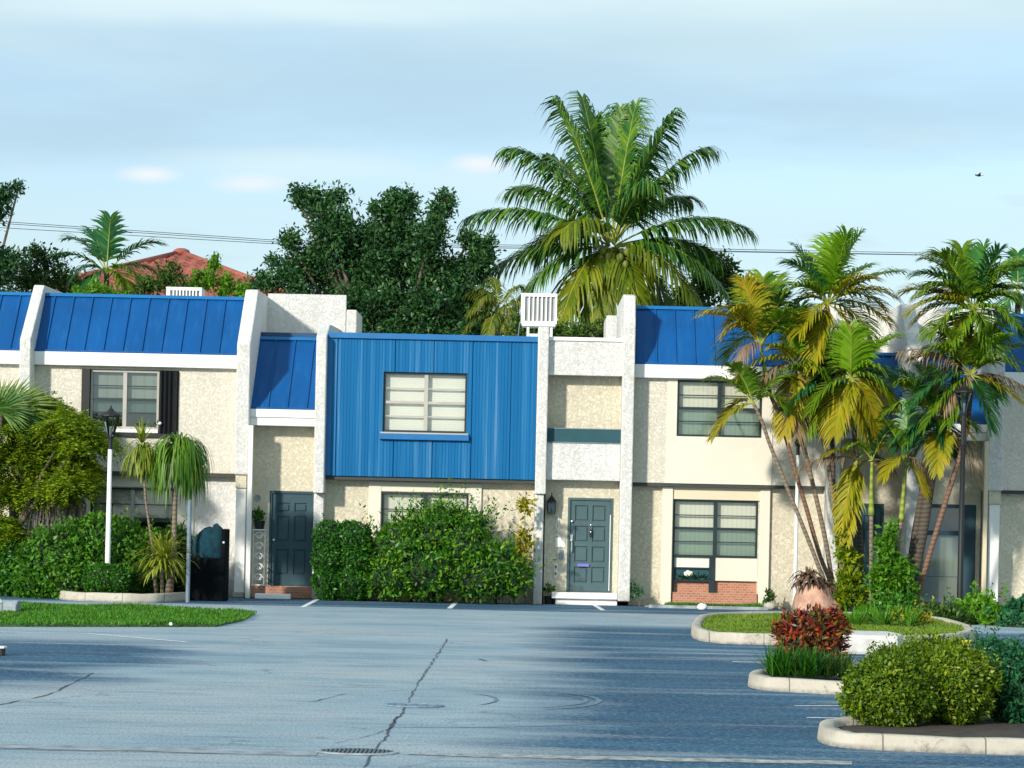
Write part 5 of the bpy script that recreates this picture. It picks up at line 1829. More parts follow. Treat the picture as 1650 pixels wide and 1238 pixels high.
def skirt(mbx, c, w_, h_, n):
    for _ in range(n):
        x = c.x + rng.normal() * w_ * 0.5
        y = c.y + rng.normal() * 0.15
        z = c.z + rng.uniform(-0.05, 0.1)
        pts = [np.array([x + rng.normal() * 0.015 + (x - c.x) * 0.35 * k / 4, y, z - h_ * rng.uniform(0.7, 1.1) * k / 4]) for k in range(5)]
        vs, fs = [], []
        for k, p in enumerate(pts):
            vs += [p - np.array([0.012, 0, 0]), p + np.array([0.012, 0.01, 0])]
        for k in range(4):
            fs.append((2 * k, 2 * k + 1, 2 * k + 3, 2 * k + 2))
        mbx.add(vs, fs)


c = at(80, 812, 46.6)
t = thing("fan_palm", "old palm with skirt of grey dead leaves below the feathery tree", "palm", (c.x, 46.6, 0))
m = MB(); m.tube([(c.x, 46.65, 0), (c.x, 46.65, c.z + 0.3)], [0.13, 0.10], 10); m.build("trunk", M['trunk_dark'], t, True)
m = MB(); skirt(m, c, 0.26, 0.75, 200); skirt(m, at(122, 812, 46.8), 0.18, 0.6, 80); m.build("dead_skirt", M['skirt'], t)

shrub("shrub", "dark green shrub at the left frame edge under the feathery tree", "shrub", [ell(15, 915, 34, 44, 45.6), ell(-5, 900, 26, 50, 45.6), ell(30, 935, 26, 26, 45.4)], 7000, 0.085, 'l_hedge', sprigs=20, bump_=0.15, jit=0.2)

# ------------------------------------------------------------------ right-hand palms
YP = 46.2


def trunk_path(parent, pxs, Y, r, mat, name="trunk", r_end=None, ground=True):
    P = [at(x, y, Y) for x, y in pxs]
    # smooth resample with Catmull-Rom
    Q = []
    for i in range(len(P) - 1):
        p0, p1, p2, p3 = P[max(i - 1, 0)], P[i], P[i + 1], P[min(i + 2, len(P) - 1)]
        for k in range(6):
            u = k / 6
            Q.append(0.5 * ((2 * p1) + (p2 - p0) * u + (2 * p0 - 5 * p1 + 4 * p2 - p3) * u * u + (3 * p1 - p0 - 3 * p2 + p3) * u ** 3))
    Q.append(P[-1])
    if ground and Q[0].z > 0.02:
        Q.insert(0, Vector((Q[0].x + 0.05, Y, 0.0)))
    re = r_end if r_end is not None else r * 0.75
    n = len(Q)
    m = MB(); m.tube(Q, [r * (1 + 0.35 * max(0, 1 - i / 5)) + (re - r) * i / (n - 1) for i in range(n)], 9)
    return m.build(name, M[mat], parent, True)


def palm_crown(parent, c, Y, tips, n=26, leaf=0.42, default='l_areca', width=0.042):
    n = int(n * 1.45)
    leaf = leaf * 1.22
    for tp in tips:
        tip, dY, sag = tp[0], tp[1], tp[2]
        mat = tp[3] if len(tp) > 3 else default
        dead = mat == 'l_dead'
        px_frond(parent, c, Y, tip, dY, sag, n, leaf * rng.uniform(0.85, 1.15), mat, rmat='rachis_dead' if dead else 'rachis', width=width,
                 droop=0.95 if dead else 0.38, fold=0.05 if dead else 0.35, start=0.14, rr=0.014, irregular=0.2 if dead else 0.1)


pc = thing("palm_clump", "clump of thin palm trunks leaning left with lime and golden fronds", "palm", tuple(gp(1345, 984)), "palm clumps before the right houses")
trunk_path(pc, [(1345, 975), (1322, 920), (1306, 879), (1262, 770), (1240, 715), (1228, 680), (1214, 650)], YP - 0.3, 0.046, 'trunk')
trunk_path(pc, [(1348, 975), (1335, 930), (1321, 895), (1299, 818), (1287, 779), (1275, 736), (1256, 670), (1243, 640), (1234, 605)], YP, 0.048, 'trunk_red', r_end=0.04)
trunk_path(pc, [(1234, 605), (1230, 585), (1225, 555)], YP, 0.040, 'shaft', "crownshaft", 0.03, False)
trunk_path(pc, [(1352, 975), (1340, 930), (1332, 880), (1318, 815), (1300, 740), (1289, 690), (1281, 640), (1284, 600)], YP + 0.2, 0.05, 'trunk', r_end=0.045)
trunk_path(pc, [(1360, 980), (1357, 920), (1347, 840), (1334, 745), (1322, 690), (1310, 640), (1325, 570), (1333, 500)], YP + 0.1, 0.052, 'trunk', r_end=0.045)
trunk_path(pc, [(1375, 985), (1370, 920), (1345, 800), (1342, 735), (1337, 640), (1334, 540), (1333, 490)], YP + 0.5, 0.055, 'trunk_dark', r_end=0.04)
trunk_path(pc, [(1384, 985), (1386, 900), (1382, 800), (1380, 740), (1376, 690)], YP - 0.2, 0.07, 'trunk_dark', r_end=0.05)
trunk_path(pc, [(1376, 690), (1373, 650), (1371, 600)], YP - 0.2, 0.05, 'shaft', "crownshaft", 0.03, False)
# crown 1 (lowest, far left)
palm_crown(pc, (1214, 650), YP - 0.3, [((1150, 705), -0.3, 0.35, 'l_gold'), ((1158, 690), 0.2, 0.5, 'l_gold'), ((1140, 612), 0.3, 0.35), ((1180, 590), -0.4, 0.25), ((1270, 610), 0.3, 0.3), ((1262, 655), -0.4, 0.35), ((1200, 600), 0.5, 0.2)])
# crown 2
palm_crown(pc, (1226, 556), YP, [((1136, 508), -0.3, 0.42, 'l_gold'), ((1178, 520), 0.3, 0.5, 'l_gold'), ((1190, 460), 0.2, 0.3, 'l_gold'), ((1182, 500), -0.5, 0.35, 'l_gold'), ((1250, 455), 0.4, 0.2), ((1262, 480), -0.3, 0.25, 'l_deepg'), ((1205, 475), 0.5, 0.3),
                                 ((1275, 505), -0.5, 0.25), ((1185, 590), -0.4, 0.45, 'l_dead')], leaf=0.46)
# crown 3: green heart with a brown skirt
palm_crown(pc, (1284, 590), YP + 0.2, [((1290, 495), -0.2, 0.05, 'l_deepg'), ((1255, 510), -0.3, 0.15, 'l_lime'), ((1318, 515), 0.3, 0.15, 'l_deepg'), ((1190, 610), -0.4, 0.55, 'l_gold'), ((1205, 640), -0.2, 0.55, 'l_dead'), ((1240, 560), -0.4, 0.25, 'l_gold'), ((1265, 700), -0.4, 0.2, 'l_gold'), ((1285, 705), -0.5, 0.1, 'l_dead'),
                                       ((1340, 560), 0.3, 0.25), ((1330, 610), -0.3, 0.3), ((1300, 690), -0.3, 0.2, 'l_gold'), ((1250, 680), 0.2, 0.3, 'l_dead'), ((1325, 650), 0.2, 0.3)], leaf=0.44)
# crown 4 (tallest)
palm_crown(pc, (1334, 490), YP + 0.1, [((1386, 378), -0.2, 0.25, 'l_lime'), ((1352, 385), 0.1, 0.05, 'l_lime'), ((1283, 402), 0.2, 0.25, 'l_deepg'), ((1275, 425), -0.3, 0.3, 'l_deepg'), ((1440, 480), -0.3, 0.45, 'l_gold'), ((1450, 438), 0.3, 0.3), ((1405, 450), -0.5, 0.3, 'l_gold'), ((1400, 430), 0.4, 0.25),
                                       ((1275, 500), 0.2, 0.4, 'l_gold'), ((1310, 590), -0.3, 0.25, 'l_gold'), ((1355, 600), -0.2, 0.2, 'l_dead'), ((1430, 520), 0.4, 0.45, 'l_gold'), ((1300, 570), 0.2, 0.3, 'l_dead'), ((1385, 560), -0.3, 0.3, 'l_gold')], leaf=0.48)
# crown 5 (lower right of the clump)
palm_crown(pc, (1371, 610), YP - 0.2, [((1368, 528), -0.2, 0.0, 'l_lime'), ((1372, 540), -0.5, 0.0, 'l_lime'), ((1440, 545), 0.2, 0.25, 'l_lime'), ((1465, 690), -0.4, 0.55, 'l_gold'), ((1415, 715), -0.5, 0.55, 'l_gold'), ((1440, 660), 0.3, 0.45, 'l_gold'), ((1420, 600), -0.3, 0.3, 'l_lime'), ((1310, 660), -0.3, 0.4), ((1318, 620), 0.3, 0.35),
                                       ((1330, 575), 0.4, 0.25), ((1295, 640), 0.5, 0.4, 'l_deepg'), ((1345, 700), -0.4, 0.35, 'l_gold')], leaf=0.50, n=28)
palm_crown(pc, (1226, 556), YP, [((1168, 540), -0.2, 0.5, 'l_gold'), ((1200, 455), -0.4, 0.3, 'l_gold'), ((1230, 450), -0.3, 0.15, 'l_areca'), ((1275, 530), 0.3, 0.35), ((1170, 575), 0.4, 0.5)], leaf=0.5)
palm_crown(pc, (1334, 490), YP + 0.1, [((1365, 380), -0.3, 0.15, 'l_lime'), ((1340, 392), -0.2, 0.02, 'l_lime'), ((1300, 420), 0.4, 0.2), ((1420, 495), 0.1, 0.5, 'l_gold'), ((1270, 470), -0.3, 0.4), ((1290, 535), -0.4, 0.35, 'l_gold'), ((1400, 540), 0.3, 0.4)], leaf=0.55)
palm_crown(pc, (1320, 625), YP + 0.3, [((1260, 600), -0.3, 0.35), ((1270, 655), -0.4, 0.35, 'l_deepg'), ((1385, 610), -0.2, 0.35), ((1395, 660), -0.4, 0.4, 'l_areca'), ((1340, 560), 0.2, 0.2, 'l_areca'), ((1300, 690), -0.4, 0.3), ((1350, 690), -0.4, 0.3, 'l_deepg'), ((1290, 575), 0.2, 0.25, 'l_lime')], leaf=0.5)
palm_crown(pc, (1371, 610), YP - 0.2, [((1395, 700), -0.4, 0.4, 'l_gold'), ((1440, 690), -0.2, 0.5, 'l_gold'), ((1450, 620), 0.3, 0.4, 'l_areca'), ((1410, 560), 0.3, 0.25, 'l_lime'), ((1430, 640), -0.4, 0.45, 'l_lime'), ((1320, 690), 0.3, 0.35)], leaf=0.55)
# hanging dry fronds on the stems
palm_crown(pc, (1382, 740), YP - 0.25, [((1355, 850), -0.3, 0.25, 'l_gold'), ((1345, 830), 0.1, 0.3, 'l_gold'), ((1330, 735), -0.2, 0.25, 'l_gold'), ((1270, 765), -0.2, 0.35, 'l_dead'), ((1420, 750), 0.2, 0.3, 'l_deepg'), ((1365, 870), -0.4, 0.15, 'l_gold')], leaf=0.36)

YQ = 45.6
pd = thing("palm_clump", "right palm clump with thick dark trunk leaning right and deep green fronds", "palm", tuple(gp(1470, 988)), "palm clumps before the right houses")
trunk_path(pd, [(1468, 990), (1475, 920), (1488, 850), (1502, 760), (1516, 700), (1532, 640), (1548, 580), (1562, 530)], YQ, 0.125, 'trunk_dark', r_end=0.07)
trunk_path(pd, [(1562, 530), (1566, 510), (1568, 490)], YQ, 0.055, 'shaft', "crownshaft", 0.04, False)
trunk_path(pd, [(1474, 985), (1490, 920), (1508, 860), (1528, 795), (1547, 735), (1556, 700), (1562, 660), (1565, 610)], YQ - 0.3, 0.058, 'trunk_red', r_end=0.045)
trunk_path(pd, [(1440, 985), (1445, 900), (1452, 840)], YQ - 0.2, 0.05, 'trunk', r_end=0.04)
trunk_path(pd, [(1452, 840), (1456, 790), (1460, 740)], YQ - 0.2, 0.045, 'shaft', "crownshaft", 0.03, False)
trunk_path(pd, [(1404, 985), (1404, 900), (1404, 830)], YQ - 0.1, 0.048, 'trunk', r_end=0.042)
trunk_path(pd, [(1404, 830), (1404, 790), (1405, 745)], YQ - 0.1, 0.05, 'shaft', "crownshaft", 0.03, False)
trunk_path(pd, [(1460, 990), (1470, 900), (1486, 800), (1492, 760)], YQ + 0.2, 0.11, 'trunk_dark', r_end=0.08)
palm_crown(pd, (1568, 500), YQ, [((1478, 445), -0.2, 0.55, 'l_deepg'), ((1495, 420), 0.3, 0.4), ((1585, 400), 0.1, 0.1, 'l_deepg'), ((1610, 405), -0.3, 0.15, 'l_deepg'), ((1550, 402), 0.4, 0.15), ((1655, 430), -0.4, 0.45), ((1660, 470), 0.2, 0.4), ((1630, 520), -0.5, 0.35, 'l_lime'), ((1465, 505), -0.4, 0.5, 'l_gold'), ((1460, 470), 0.4, 0.35, 'l_gold'),
                                 ((1500, 540), -0.5, 0.45), ((1655, 545), 0.4, 0.4, 'l_deepg'), ((1615, 465), -0.2, 0.3, 'l_areca'), ((1480, 480), 0.1, 0.4, 'l_gold')], leaf=0.52, n=30)
palm_crown(pd, (1565, 605), YQ - 0.3, [((1452, 565), -0.2, 0.35, 'l_dead'), ((1470, 580), 0.3, 0.4, 'l_gold'), ((1515, 530), -0.3, 0.2), ((1545, 525), 0.2, 0.1, 'l_gold'), ((1620, 545), -0.3, 0.25, 'l_lime'), ((1655, 560), 0.3, 0.35, 'l_deepg'), ((1652, 625), -0.2, 0.25, 'l_dead'), ((1650, 655), -0.4, 0.2, 'l_gold'),
                                       ((1520, 660), -0.4, 0.35, 'l_dead'), ((1500, 640), 0.3, 0.4, 'l_gold'), ((1465, 660), -0.4, 0.5, 'l_deepg'), ((1490, 690), -0.4, 0.45), ((1595, 690), -0.3, 0.35, 'l_deepg'), ((1605, 640), 0.3, 0.3, 'l_deepg')], leaf=0.48)
palm_crown(pd, (1520, 690), YQ, [((1450, 600), -0.2, 0.25, 'l_deepg'), ((1480, 590), 0.3, 0.15, 'l_deepg'), ((1440, 710), -0.3, 0.35, 'l_deepg'), ((1570, 690), -0.4, 0.35), ((1580, 780), -0.3, 0.4, 'l_dead'), ((1510, 760), -0.5, 0.35, 'l_gold'), ((1585, 760), -0.1, 0.45, 'l_dead'), ((1470, 745), 0.3, 0.35, 'l_deepg')], leaf=0.42)
palm_crown(pd, (1460, 738), YQ - 0.2, [((1462, 650), -0.1, 0.05, 'l_deepg'), ((1420, 680), -0.3, 0.25), ((1500, 690), 0.2, 0.25, 'l_deepg'), ((1425, 770), -0.3, 0.3, 'l_gold'), ((1500, 770), -0.2, 0.3, 'l_dead'), ((1490, 800), 0.1, 0.25, 'l_gold')], leaf=0.36, n=20)
palm_crown(pd, (1405, 742), YQ - 0.1, [((1390, 660), 0.1, 0.1), ((1440, 690), -0.3, 0.25, 'l_deepg'), ((1370, 720), -0.2, 0.25), ((1440, 760), 0.2, 0.2, 'l_dead'), ((1376, 770), 0.1, 0.2, 'l_gold')], leaf=0.3, n=18)

palm_crown(pd, (1568, 500), YQ, [((1490, 470), -0.4, 0.55), ((1520, 415), -0.3, 0.3, 'l_areca'), ((1640, 490), -0.4, 0.45, 'l_areca'), ((1625, 430), 0.2, 0.35, 'l_lime'), ((1475, 520), 0.2, 0.5, 'l_gold'), ((1600, 560), -0.5, 0.35, 'l_areca'), ((1530, 560), -0.5, 0.35)], leaf=0.56, n=30)
palm_crown(pd, (1565, 605), YQ - 0.3, [((1500, 565), -0.3, 0.35), ((1630, 590), -0.4, 0.35, 'l_areca'), ((1605, 530), -0.2, 0.2, 'l_areca'), ((1480, 620), 0.1, 0.4, 'l_deepg'), ((1530, 680), -0.3, 0.3, 'l_areca'), ((1585, 545), 0.3, 0.2, 'l_lime')], leaf=0.52)
palm_crown(pd, (1500, 665), YQ + 0.2, [((1450, 620), -0.3, 0.3, 'l_areca'), ((1430, 665), -0.2, 0.35), ((1550, 640), -0.3, 0.3, 'l_deepg'), ((1560, 700), -0.3, 0.35, 'l_gold'), ((1455, 720), -0.4, 0.35, 'l_deepg'), ((1490, 600), 0.1, 0.1, 'l_lime'), ((1530, 730), -0.4, 0.3, 'l_deepg')], leaf=0.5)

# planting at the feet of the palms
G2 = "low plants along the right houses"
def px_clump(lst, Y):
    return [ell(x, y, rx, rz, Y) for x, y, rx, rz in lst]


tree("shrub", "dark leafy shrub at the foot of the lime palm clump", "shrub", tuple(gp(1362, 990)), px_clump([(1365, 900, 14, 30), (1372, 940, 22, 30), (1352, 965, 24, 26), (1385, 965, 18, 24), (1360, 870, 8, 22)], 45.7), 420, 20, 0.10, 'l_feather', 0.03, G2, spread=0.08, show=20)
tree("shrub", "tall bright yellow green shrub between the two palm clumps", "shrub", tuple(gp(1432, 992)), px_clump([(1428, 885, 16, 30), (1445, 920, 26, 34), (1418, 930, 20, 32), (1440, 960, 34, 28), (1460, 950, 18, 28), (1435, 855, 8, 16)], 44.9), 380, 20, 0.10, 'l_bright', 0.03, G2, spread=0.08, show=20)
t = thing("strap_plant", "blue green strap plant before the half hidden door", "plant", tuple(gp(1402, 990)), G2)
m = MB(); b = gp(1402, 990); strap_crown(m, (b.x, b.y, 0.25), 120, 0.55, 0.03, 1.0, 0.25, 5, 1.1); strap_crown(m, (b.x + 0.3, b.y, 0.15), 90, 0.5, 0.03, 1.0, 0.25, 5, 1.1); m.build("foliage", M['l_teal'], t)
shrub("shrub", "low green shrub below the glass door", "shrub", [ell(1500, 1000, 34, 22, 41.5), ell(1535, 1005, 26, 22, 41.5)], 3000, 0.09, 'l_mid', G2, sprigs=16)
shrub("shrub", "bushy bright green shrub right of the dark lamp post", "shrub", [ell(1575, 1000, 40, 36, 42), ell(1610, 1010, 30, 28, 41.5)], 4200, 0.10, 'l_bright', G2, sprigs=20)
shrub("shrub", "blue green shrub at the right frame edge", "shrub", [ell(1645, 1005, 32, 36, 41), ell(1672, 990, 30, 40, 41)], 2600, 0.10, 'l_teal', G2, sprigs=12)
shrub("shrub", "yellow leaved shrub between croton and glass door", "shrub", [ell(1478, 1015, 26, 22, 38), ell(1450, 1022, 20, 14, 38)], 2400, 0.08, 'l_yellow', G2, sprigs=10)
shrub("shrub", "dark low shrub under the leaning thick palm trunk", "shrub", [ell(1452, 985, 30, 24, 44), ell(1420, 990, 30, 18, 44)], 3000, 0.08, 'l_hedge', G2, sprigs=12)
t = thing("ground_plants", "strip of pale green spiky plants behind the pale kerb end", "plants", tuple(gp(1400, 1012)), G2)
m = MB()
for k in range(16):
    b = gp(1368 + k * 7, 1018 + 4 * math.sin(k))
    strap_crown(m, (b.x, b.y, 0.12), 26, 0.34, 0.028, 1.0, 0.18, 4, 1.3)
m.build("foliage", M['l_bright'], t)
b = gp(1212, 972)
t = thing("potted_plant", "small green plant in grey stone tub at the foot of the ground floor window", "potted plant", (b.x, 47.6, 0))
m = MB(); m.tube([(b.x, 47.6, 0), (b.x, 47.6, 0.14)], [0.15, 0.17], 10); m.build("pot", M['concrete'], t)
(V, F), _ = twiggy([((b.x, 47.6, 0.26), (0.2, 0.15, 0.14))], 300, 12, 0.08, spread=0.03); np_mesh("foliage", V, F, M['l_mid'], t)
b = at(1132, 978, 46.6)
m = MB(); m.ball((b.x, 46.6, 0.05), (0.11, 0.1, 0.08), 10, 7, 0.12); tag(m.build("rock", M['concrete_white'], smooth=True), "white rounded rock before the brick planter", "rock")
b = at(1240, 968, 47.4)
m = MB(); m.ball((b.x, 47.4, 0.06), (0.13, 0.1, 0.09), 10, 7, 0.15); tag(m.build("rock", M['concrete'], smooth=True), "tan rounded rock at the corner right of the ground floor window", "rock")
bq = gp(1028, 972)
tree("shrub", "dark shade shaped as a little shrub between the white pier and the ground floor window", "shrub", (at(1028, 970, 47.6).x, 47.6, 0), [(tuple(at(1028, 955, 47.6)), (0.16, 0.14, 0.14)), (tuple(at(1020, 945, 47.6)), (0.08, 0.08, 0.14))], 420, 14, 0.06, 'l_teal', 0.015, spread=0.05, show=10)  # low leaves added where a dark smear of shade lies

# lump added for a window reflection, topped by brown reflection straps (behind the croton)
b = gp(1312, 985)
YB = 44.0
x0, x1 = at(1278, 970, YB).x, at(1345, 970, YB).x
t = thing("reflection", "lump added for a salmon boulder draped with dry brown palm sheaths behind the croton", "reflection", ((x0 + x1) / 2, YB, 0))
m = MB(); xc = (x0 + x1) / 2
m.tube([(xc, YB, -0.02), (xc + 0.02, YB, 0.2), (xc - 0.01, YB, 0.42), (xc - 0.04, YB, 0.6), (xc - 0.08, YB, 0.68)], [0.42, 0.44, 0.38, 0.30, 0.16], 7); m.tube([(xc + 0.22, YB - 0.1, -0.02), (xc + 0.24, YB - 0.08, 0.22), (xc + 0.2, YB, 0.46)], [0.26, 0.25, 0.12], 6); m.build("stone", M['terracotta'], t, True)
m = MB()
strap_crown(m, (xc - 0.16, YB - 0.16, 0.68), 90, 0.42, 0.06, 1.0, 0.75, 5, 0.9)
strap_crown(m, (xc - 0.12, YB - 0.1, 0.68), 14, 0.26, 0.07, 1.0, 0.05, 4, 2.0)
strap_crown(m, (xc + 0.2, YB - 0.12, 0.56), 50, 0.3, 0.06, 1.0, 0.7, 5, 0.9)
m.build("reflection_straps", M['dry'], t)

# croton, grass clump and foreground bushes
shrub("croton", "dark red croton with fiery leaf tips on the middle island", "shrub", [ell(1305, 1022, 48, 38, 25.0), ell(1290, 1045, 36, 34, 24.9), ell(1325, 1050, 34, 36, 24.9), ell(1340, 1015, 24, 28, 25.1), ell(1272, 1020, 22, 26, 25.1)], 5200, 0.075, 'l_croton', wr=0.32, jit=0.25, sprigs=40, sprig_len=0.16, bump_=0.16)


def tuft(label, px, py, Y, wpx, h, n, mat='l_mid'):
    c = at(px, py, Y)
    t = thing("grass_clump", label, "grass clump", (c.x, Y, 0.08), "grass clumps on the middle island")
    m = MB()
    wq = wpx * Y / FPX
    for i in range(n):
        strap_crown(m, (c.x + rng.uniform(-0.5, 0.5) * wq, Y + rng.uniform(-0.2, 0.2), 0.09), 9, h, 0.013, 1.0, 0.16, 5, 1.9)
    m.build("blades", M[mat], t)


tuft("broad fountain of green grass at the left tip of the middle island", 1278, 1090, 23.8, 75, 0.34, 60, 'l_hedge')
tuft("shorter grass clump right of the croton stem", 1345, 1085, 23.9, 45, 0.28, 34, 'l_mid')
GB = "clipped bushes on the nearest island"
shrub("round_bush", "olive clipped bush at the left end of the nearest island", "bush", [ell(1432, 1120, 76, 62, 18.6), ell(1450, 1085, 62, 40, 18.9)], 21000, 0.033, 'l_olive', GB, jit=0.14, bump_=0.08, corescale=0.80, sprigs=160, sprig_len=0.11)
shrub("round_bush", "olive clipped bush between the leftmost bush and the blue green one", "bush", [ell(1535, 1105, 70, 68, 18.9), ell(1505, 1068, 56, 38, 19.3)], 18000, 0.033, 'l_olive', GB, jit=0.16, bump_=0.10, corescale=0.80, sprigs=160, sprig_len=0.12)
shrub("round_bush", "blue green bush at the right frame edge on the nearest island", "bush", [ell(1635, 1105, 62, 66, 19.2), ell(1600, 1072, 60, 38, 19.8)], 14000, 0.036, 'l_teal', GB, jit=0.18, bump_=0.12, corescale=0.78, sprigs=140, sprig_len=0.14)
b = gp(1478, 1034)
m = MB(); m.box(b.x - 0.1, b.x + 0.12, 30.8, 30.95, 0, 0.20)
tag(m.build("kerb_marker", M['yellow'], bevel=0.01), "worn yellow painted block at the end of the pale kerb", "marker")

# ------------------------------------------------------------------ background
# coconut palm behind the houses
YC = 62.0
cp = at(985, 405, YC)
t = thing("coconut_palm", "tall coconut palm with green nuts rising behind the roofs", "palm", (cp.x - 0.3, YC, 0))
m = MB(); m.tube([(cp.x - 0.3, YC, 0), (cp.x - 0.15, YC, 4), (cp.x, YC, cp.z - 0.1)], [0.24, 0.17, 0.14], 12); m.build("trunk", M['coconut_trunk'], t, True)
CT = [((899, 165), -0.6, 0.5, 'l_coco'), ((939, 158), 0.8, 0.3, 'l_coco'), ((1024, 170), 0.5, 0.35, 'l_coco'), ((1083, 186), -0.6, 0.5, 'l_coco'), ((1136, 240), 0.3, 0.75, 'l_coco'), ((823, 241), -0.4, 0.8, 'l_coco'), ((826, 305), 0.7, 0.8, 'l_coco'),
      ((760, 348), -0.3, 0.75, 'l_coco'), ((1199, 366), -0.2, 0.7, 'l_coco'), ((788, 438), 0.5, 0.6, 'l_coco'), ((826, 500), -0.9, 0.95, 'l_coco'), ((1165, 465), -0.9, 0.9, 'l_coco'), ((1152, 410), 0.9, 0.5, 'l_coco'),
      ((962, 530), -1.3, 0.9, 'l_coco_y'), ((900, 530), -1.5, 1.0, 'l_coco_y'), ((1032, 495), -1.2, 0.8, 'l_coco_y'), ((1125, 495), -1.3, 1.0, 'l_coco_y'), ((1002, 182), 0.9, 0.35, 'l_coco'), ((960, 190), 1.2, 0.3, 'l_coco'), ((1050, 240), 1.4, 0.6, 'l_coco'),
      ((880, 250), 1.4, 0.7, 'l_coco'), ((1110, 320), 1.6, 0.7, 'l_coco'), ((860, 400), 1.6, 0.7, 'l_coco'), ((1062, 300), -1.2, 0.8, 'l_coco'), ((1000, 175), 1.0, 0.3, 'l_coco'), ((905, 375), -1.7, 0.8, 'l_coco_y'), ((1085, 510), 0.6, 0.8, 'l_coco')]
for tip, dY, sag, mat in CT:
    px_frond(t, (985 + (tip[0] - 985) * 0.03, 405 - 8 + (tip[1] - 405) * 0.03), YC, tip, dY, sag * 1.25, 80, 1.25, mat, width=0.062, droop=0.85, fold=0.10, start=0.15, rr=0.026, irregular=0.2, sweep=0.75)
for k in range(13):
    q = k * 2.4
    m = MB()
    c = (cp.x + 0.36 * math.cos(q) + 0.05, YC - 0.75 + 0.18 * math.sin(q), cp.z - 0.10 - 0.36 * (k % 3) / 2)
    m.ball(c, (0.10, 0.10, 0.125), 10, 8); m.tube([c, (cp.x, YC, cp.z + 0.05)], 0.012, 4)
    m.build("coconut", vary("green coconut", (0.13, 0.16, 0.025), 0.6, 0.4) if k == 0 else bpy.data.materials["green coconut"], t, True)


def bg_clump(lst, Y):
    return [(tuple(at(x, y, Y + dy)), (rx * Y / FPX, 0.7 * rx * Y / FPX + 0.2, rz * Y / FPX)) for x, y, rx, rz, dy in lst]


oak = bg_clump([(610, 430, 70, 55, 0), (535, 375, 42, 52, -0.4), (505, 430, 48, 48, 0.4), (560, 440, 60, 50, 0.6), (640, 370, 40, 44, 0.3), (690, 385, 34, 40, -0.5), (680, 440, 50, 44, 0.2), (730, 450, 46, 42, 0.2), (770, 420, 28, 36, 0), (600, 490, 80, 40, -0.2), (690, 500, 70, 40, -0.3), (760, 500, 60, 42, 0.1), (545, 500, 60, 40, 0.3), (520, 335, 22, 26, 0), (640, 330, 24, 22, 0), (490, 320, 14, 20, 0), (715, 335, 16, 24, 0), (640, 545, 90, 36, 0), (760, 545, 70, 36, 0), (560, 545, 50, 30, 0), (478, 312, 7, 12, 0), (505, 325, 9, 18, 0), (545, 318, 12, 16, 0), (468, 390, 12, 22, 0), (470, 440, 16, 26, 0), (720, 318, 9, 10, 0), (706, 350, 12, 18, 0), (660, 325, 12, 16, 0), (610, 340, 10, 20, 0), (755, 385, 14, 18, 0), (790, 400, 9, 18, 0), (598, 388, 34, 34, 0), (605, 420, 50, 30, 0), (560, 400, 40, 34, 0), (640, 400, 40, 34, 0.4)], 61)
tree("evergreen_tree", "wide dark evergreen tree with ragged crown behind the blue box", "tree", (at(640, 600, 61).x, 61, 0), oak, 230, 30, 0.115, 'l_oak', 0.22, spread=0.13, stray=0.3, show=200)
tree("broadleaf_tree", "mid green tree right of the coconut palm behind the roof", "tree", (at(1150, 600, 66).x, 66, 0), bg_clump([(1140, 455, 40, 42, 0), (1165, 440, 22, 30, 0), (1185, 470, 26, 32, 0.3), (1110, 490, 44, 30, 0), (1210, 500, 34, 30, 0), (1060, 510, 50, 30, 0), (1130, 420, 24, 22, 0)], 66), 120, 22, 0.14, 'l_mid', 0.15, spread=0.16)
tree("broadleaf_tree", "tree whose branch reaches in at the upper left frame edge", "tree", (at(-60, 600, 58).x, 58, 0), bg_clump([(-30, 340, 46, 40, 0), (8, 312, 24, 15, 0), (30, 303, 12, 9, 0), (2, 335, 16, 16, 0), (-60, 380, 60, 50, 0), (10, 425, 38, 34, 0), (-20, 450, 50, 40, 0)], 58), 170, 24, 0.11, 'l_oak', 0.15, spread=0.10)
tree("broadleaf_tree", "loose mid green tree behind the leftmost blue roof", "tree", (at(70, 600, 60).x, 60, 0), bg_clump([(40, 445, 44, 36, 0), (75, 425, 30, 30, 0.3), (100, 450, 30, 30, 0), (60, 465, 60, 26, 0), (125, 465, 40, 20, 0), (60, 405, 14, 22, 0)], 60), 130, 20, 0.11, 'l_mid', 0.12, spread=0.14, stray=0.25)
GR = "bushes peeping over the left roofs"
tree("roofline_bush", "bright green bush peeping over the roof right of the white wing wall", "bush", (at(155, 600, 57).x, 57, 0), bg_clump([(155, 472, 30, 20, 0), (130, 480, 24, 16, 0), (185, 480, 22, 14, 0)], 57), 190, 26, 0.09, 'l_bright', 0.06, GR, spread=0.09)
tree("roofline_bush", "dark bush in front of the red tiled roof", "bush", (at(240, 600, 58).x, 58, 0), bg_clump([(240, 462, 26, 20, 0), (270, 450, 20, 24, 0), (215, 478, 24, 14, 0), (300, 465, 20, 20, 0), (275, 432, 10, 16, 0)], 58), 190, 24, 0.10, 'l_mid', 0.06, GR, spread=0.09)
tree("roofline_bush", "upright narrow bushes right of the low air conditioner", "bush", (at(350, 600, 58).x, 58, 0), bg_clump([(335, 455, 16, 28, 0), (360, 462, 14, 26, 0), (385, 468, 16, 20, 0), (345, 425, 8, 18, 0), (318, 455, 12, 22, 0)], 58), 220, 24, 0.10, 'l_bright', 0.05, GR, spread=0.08)
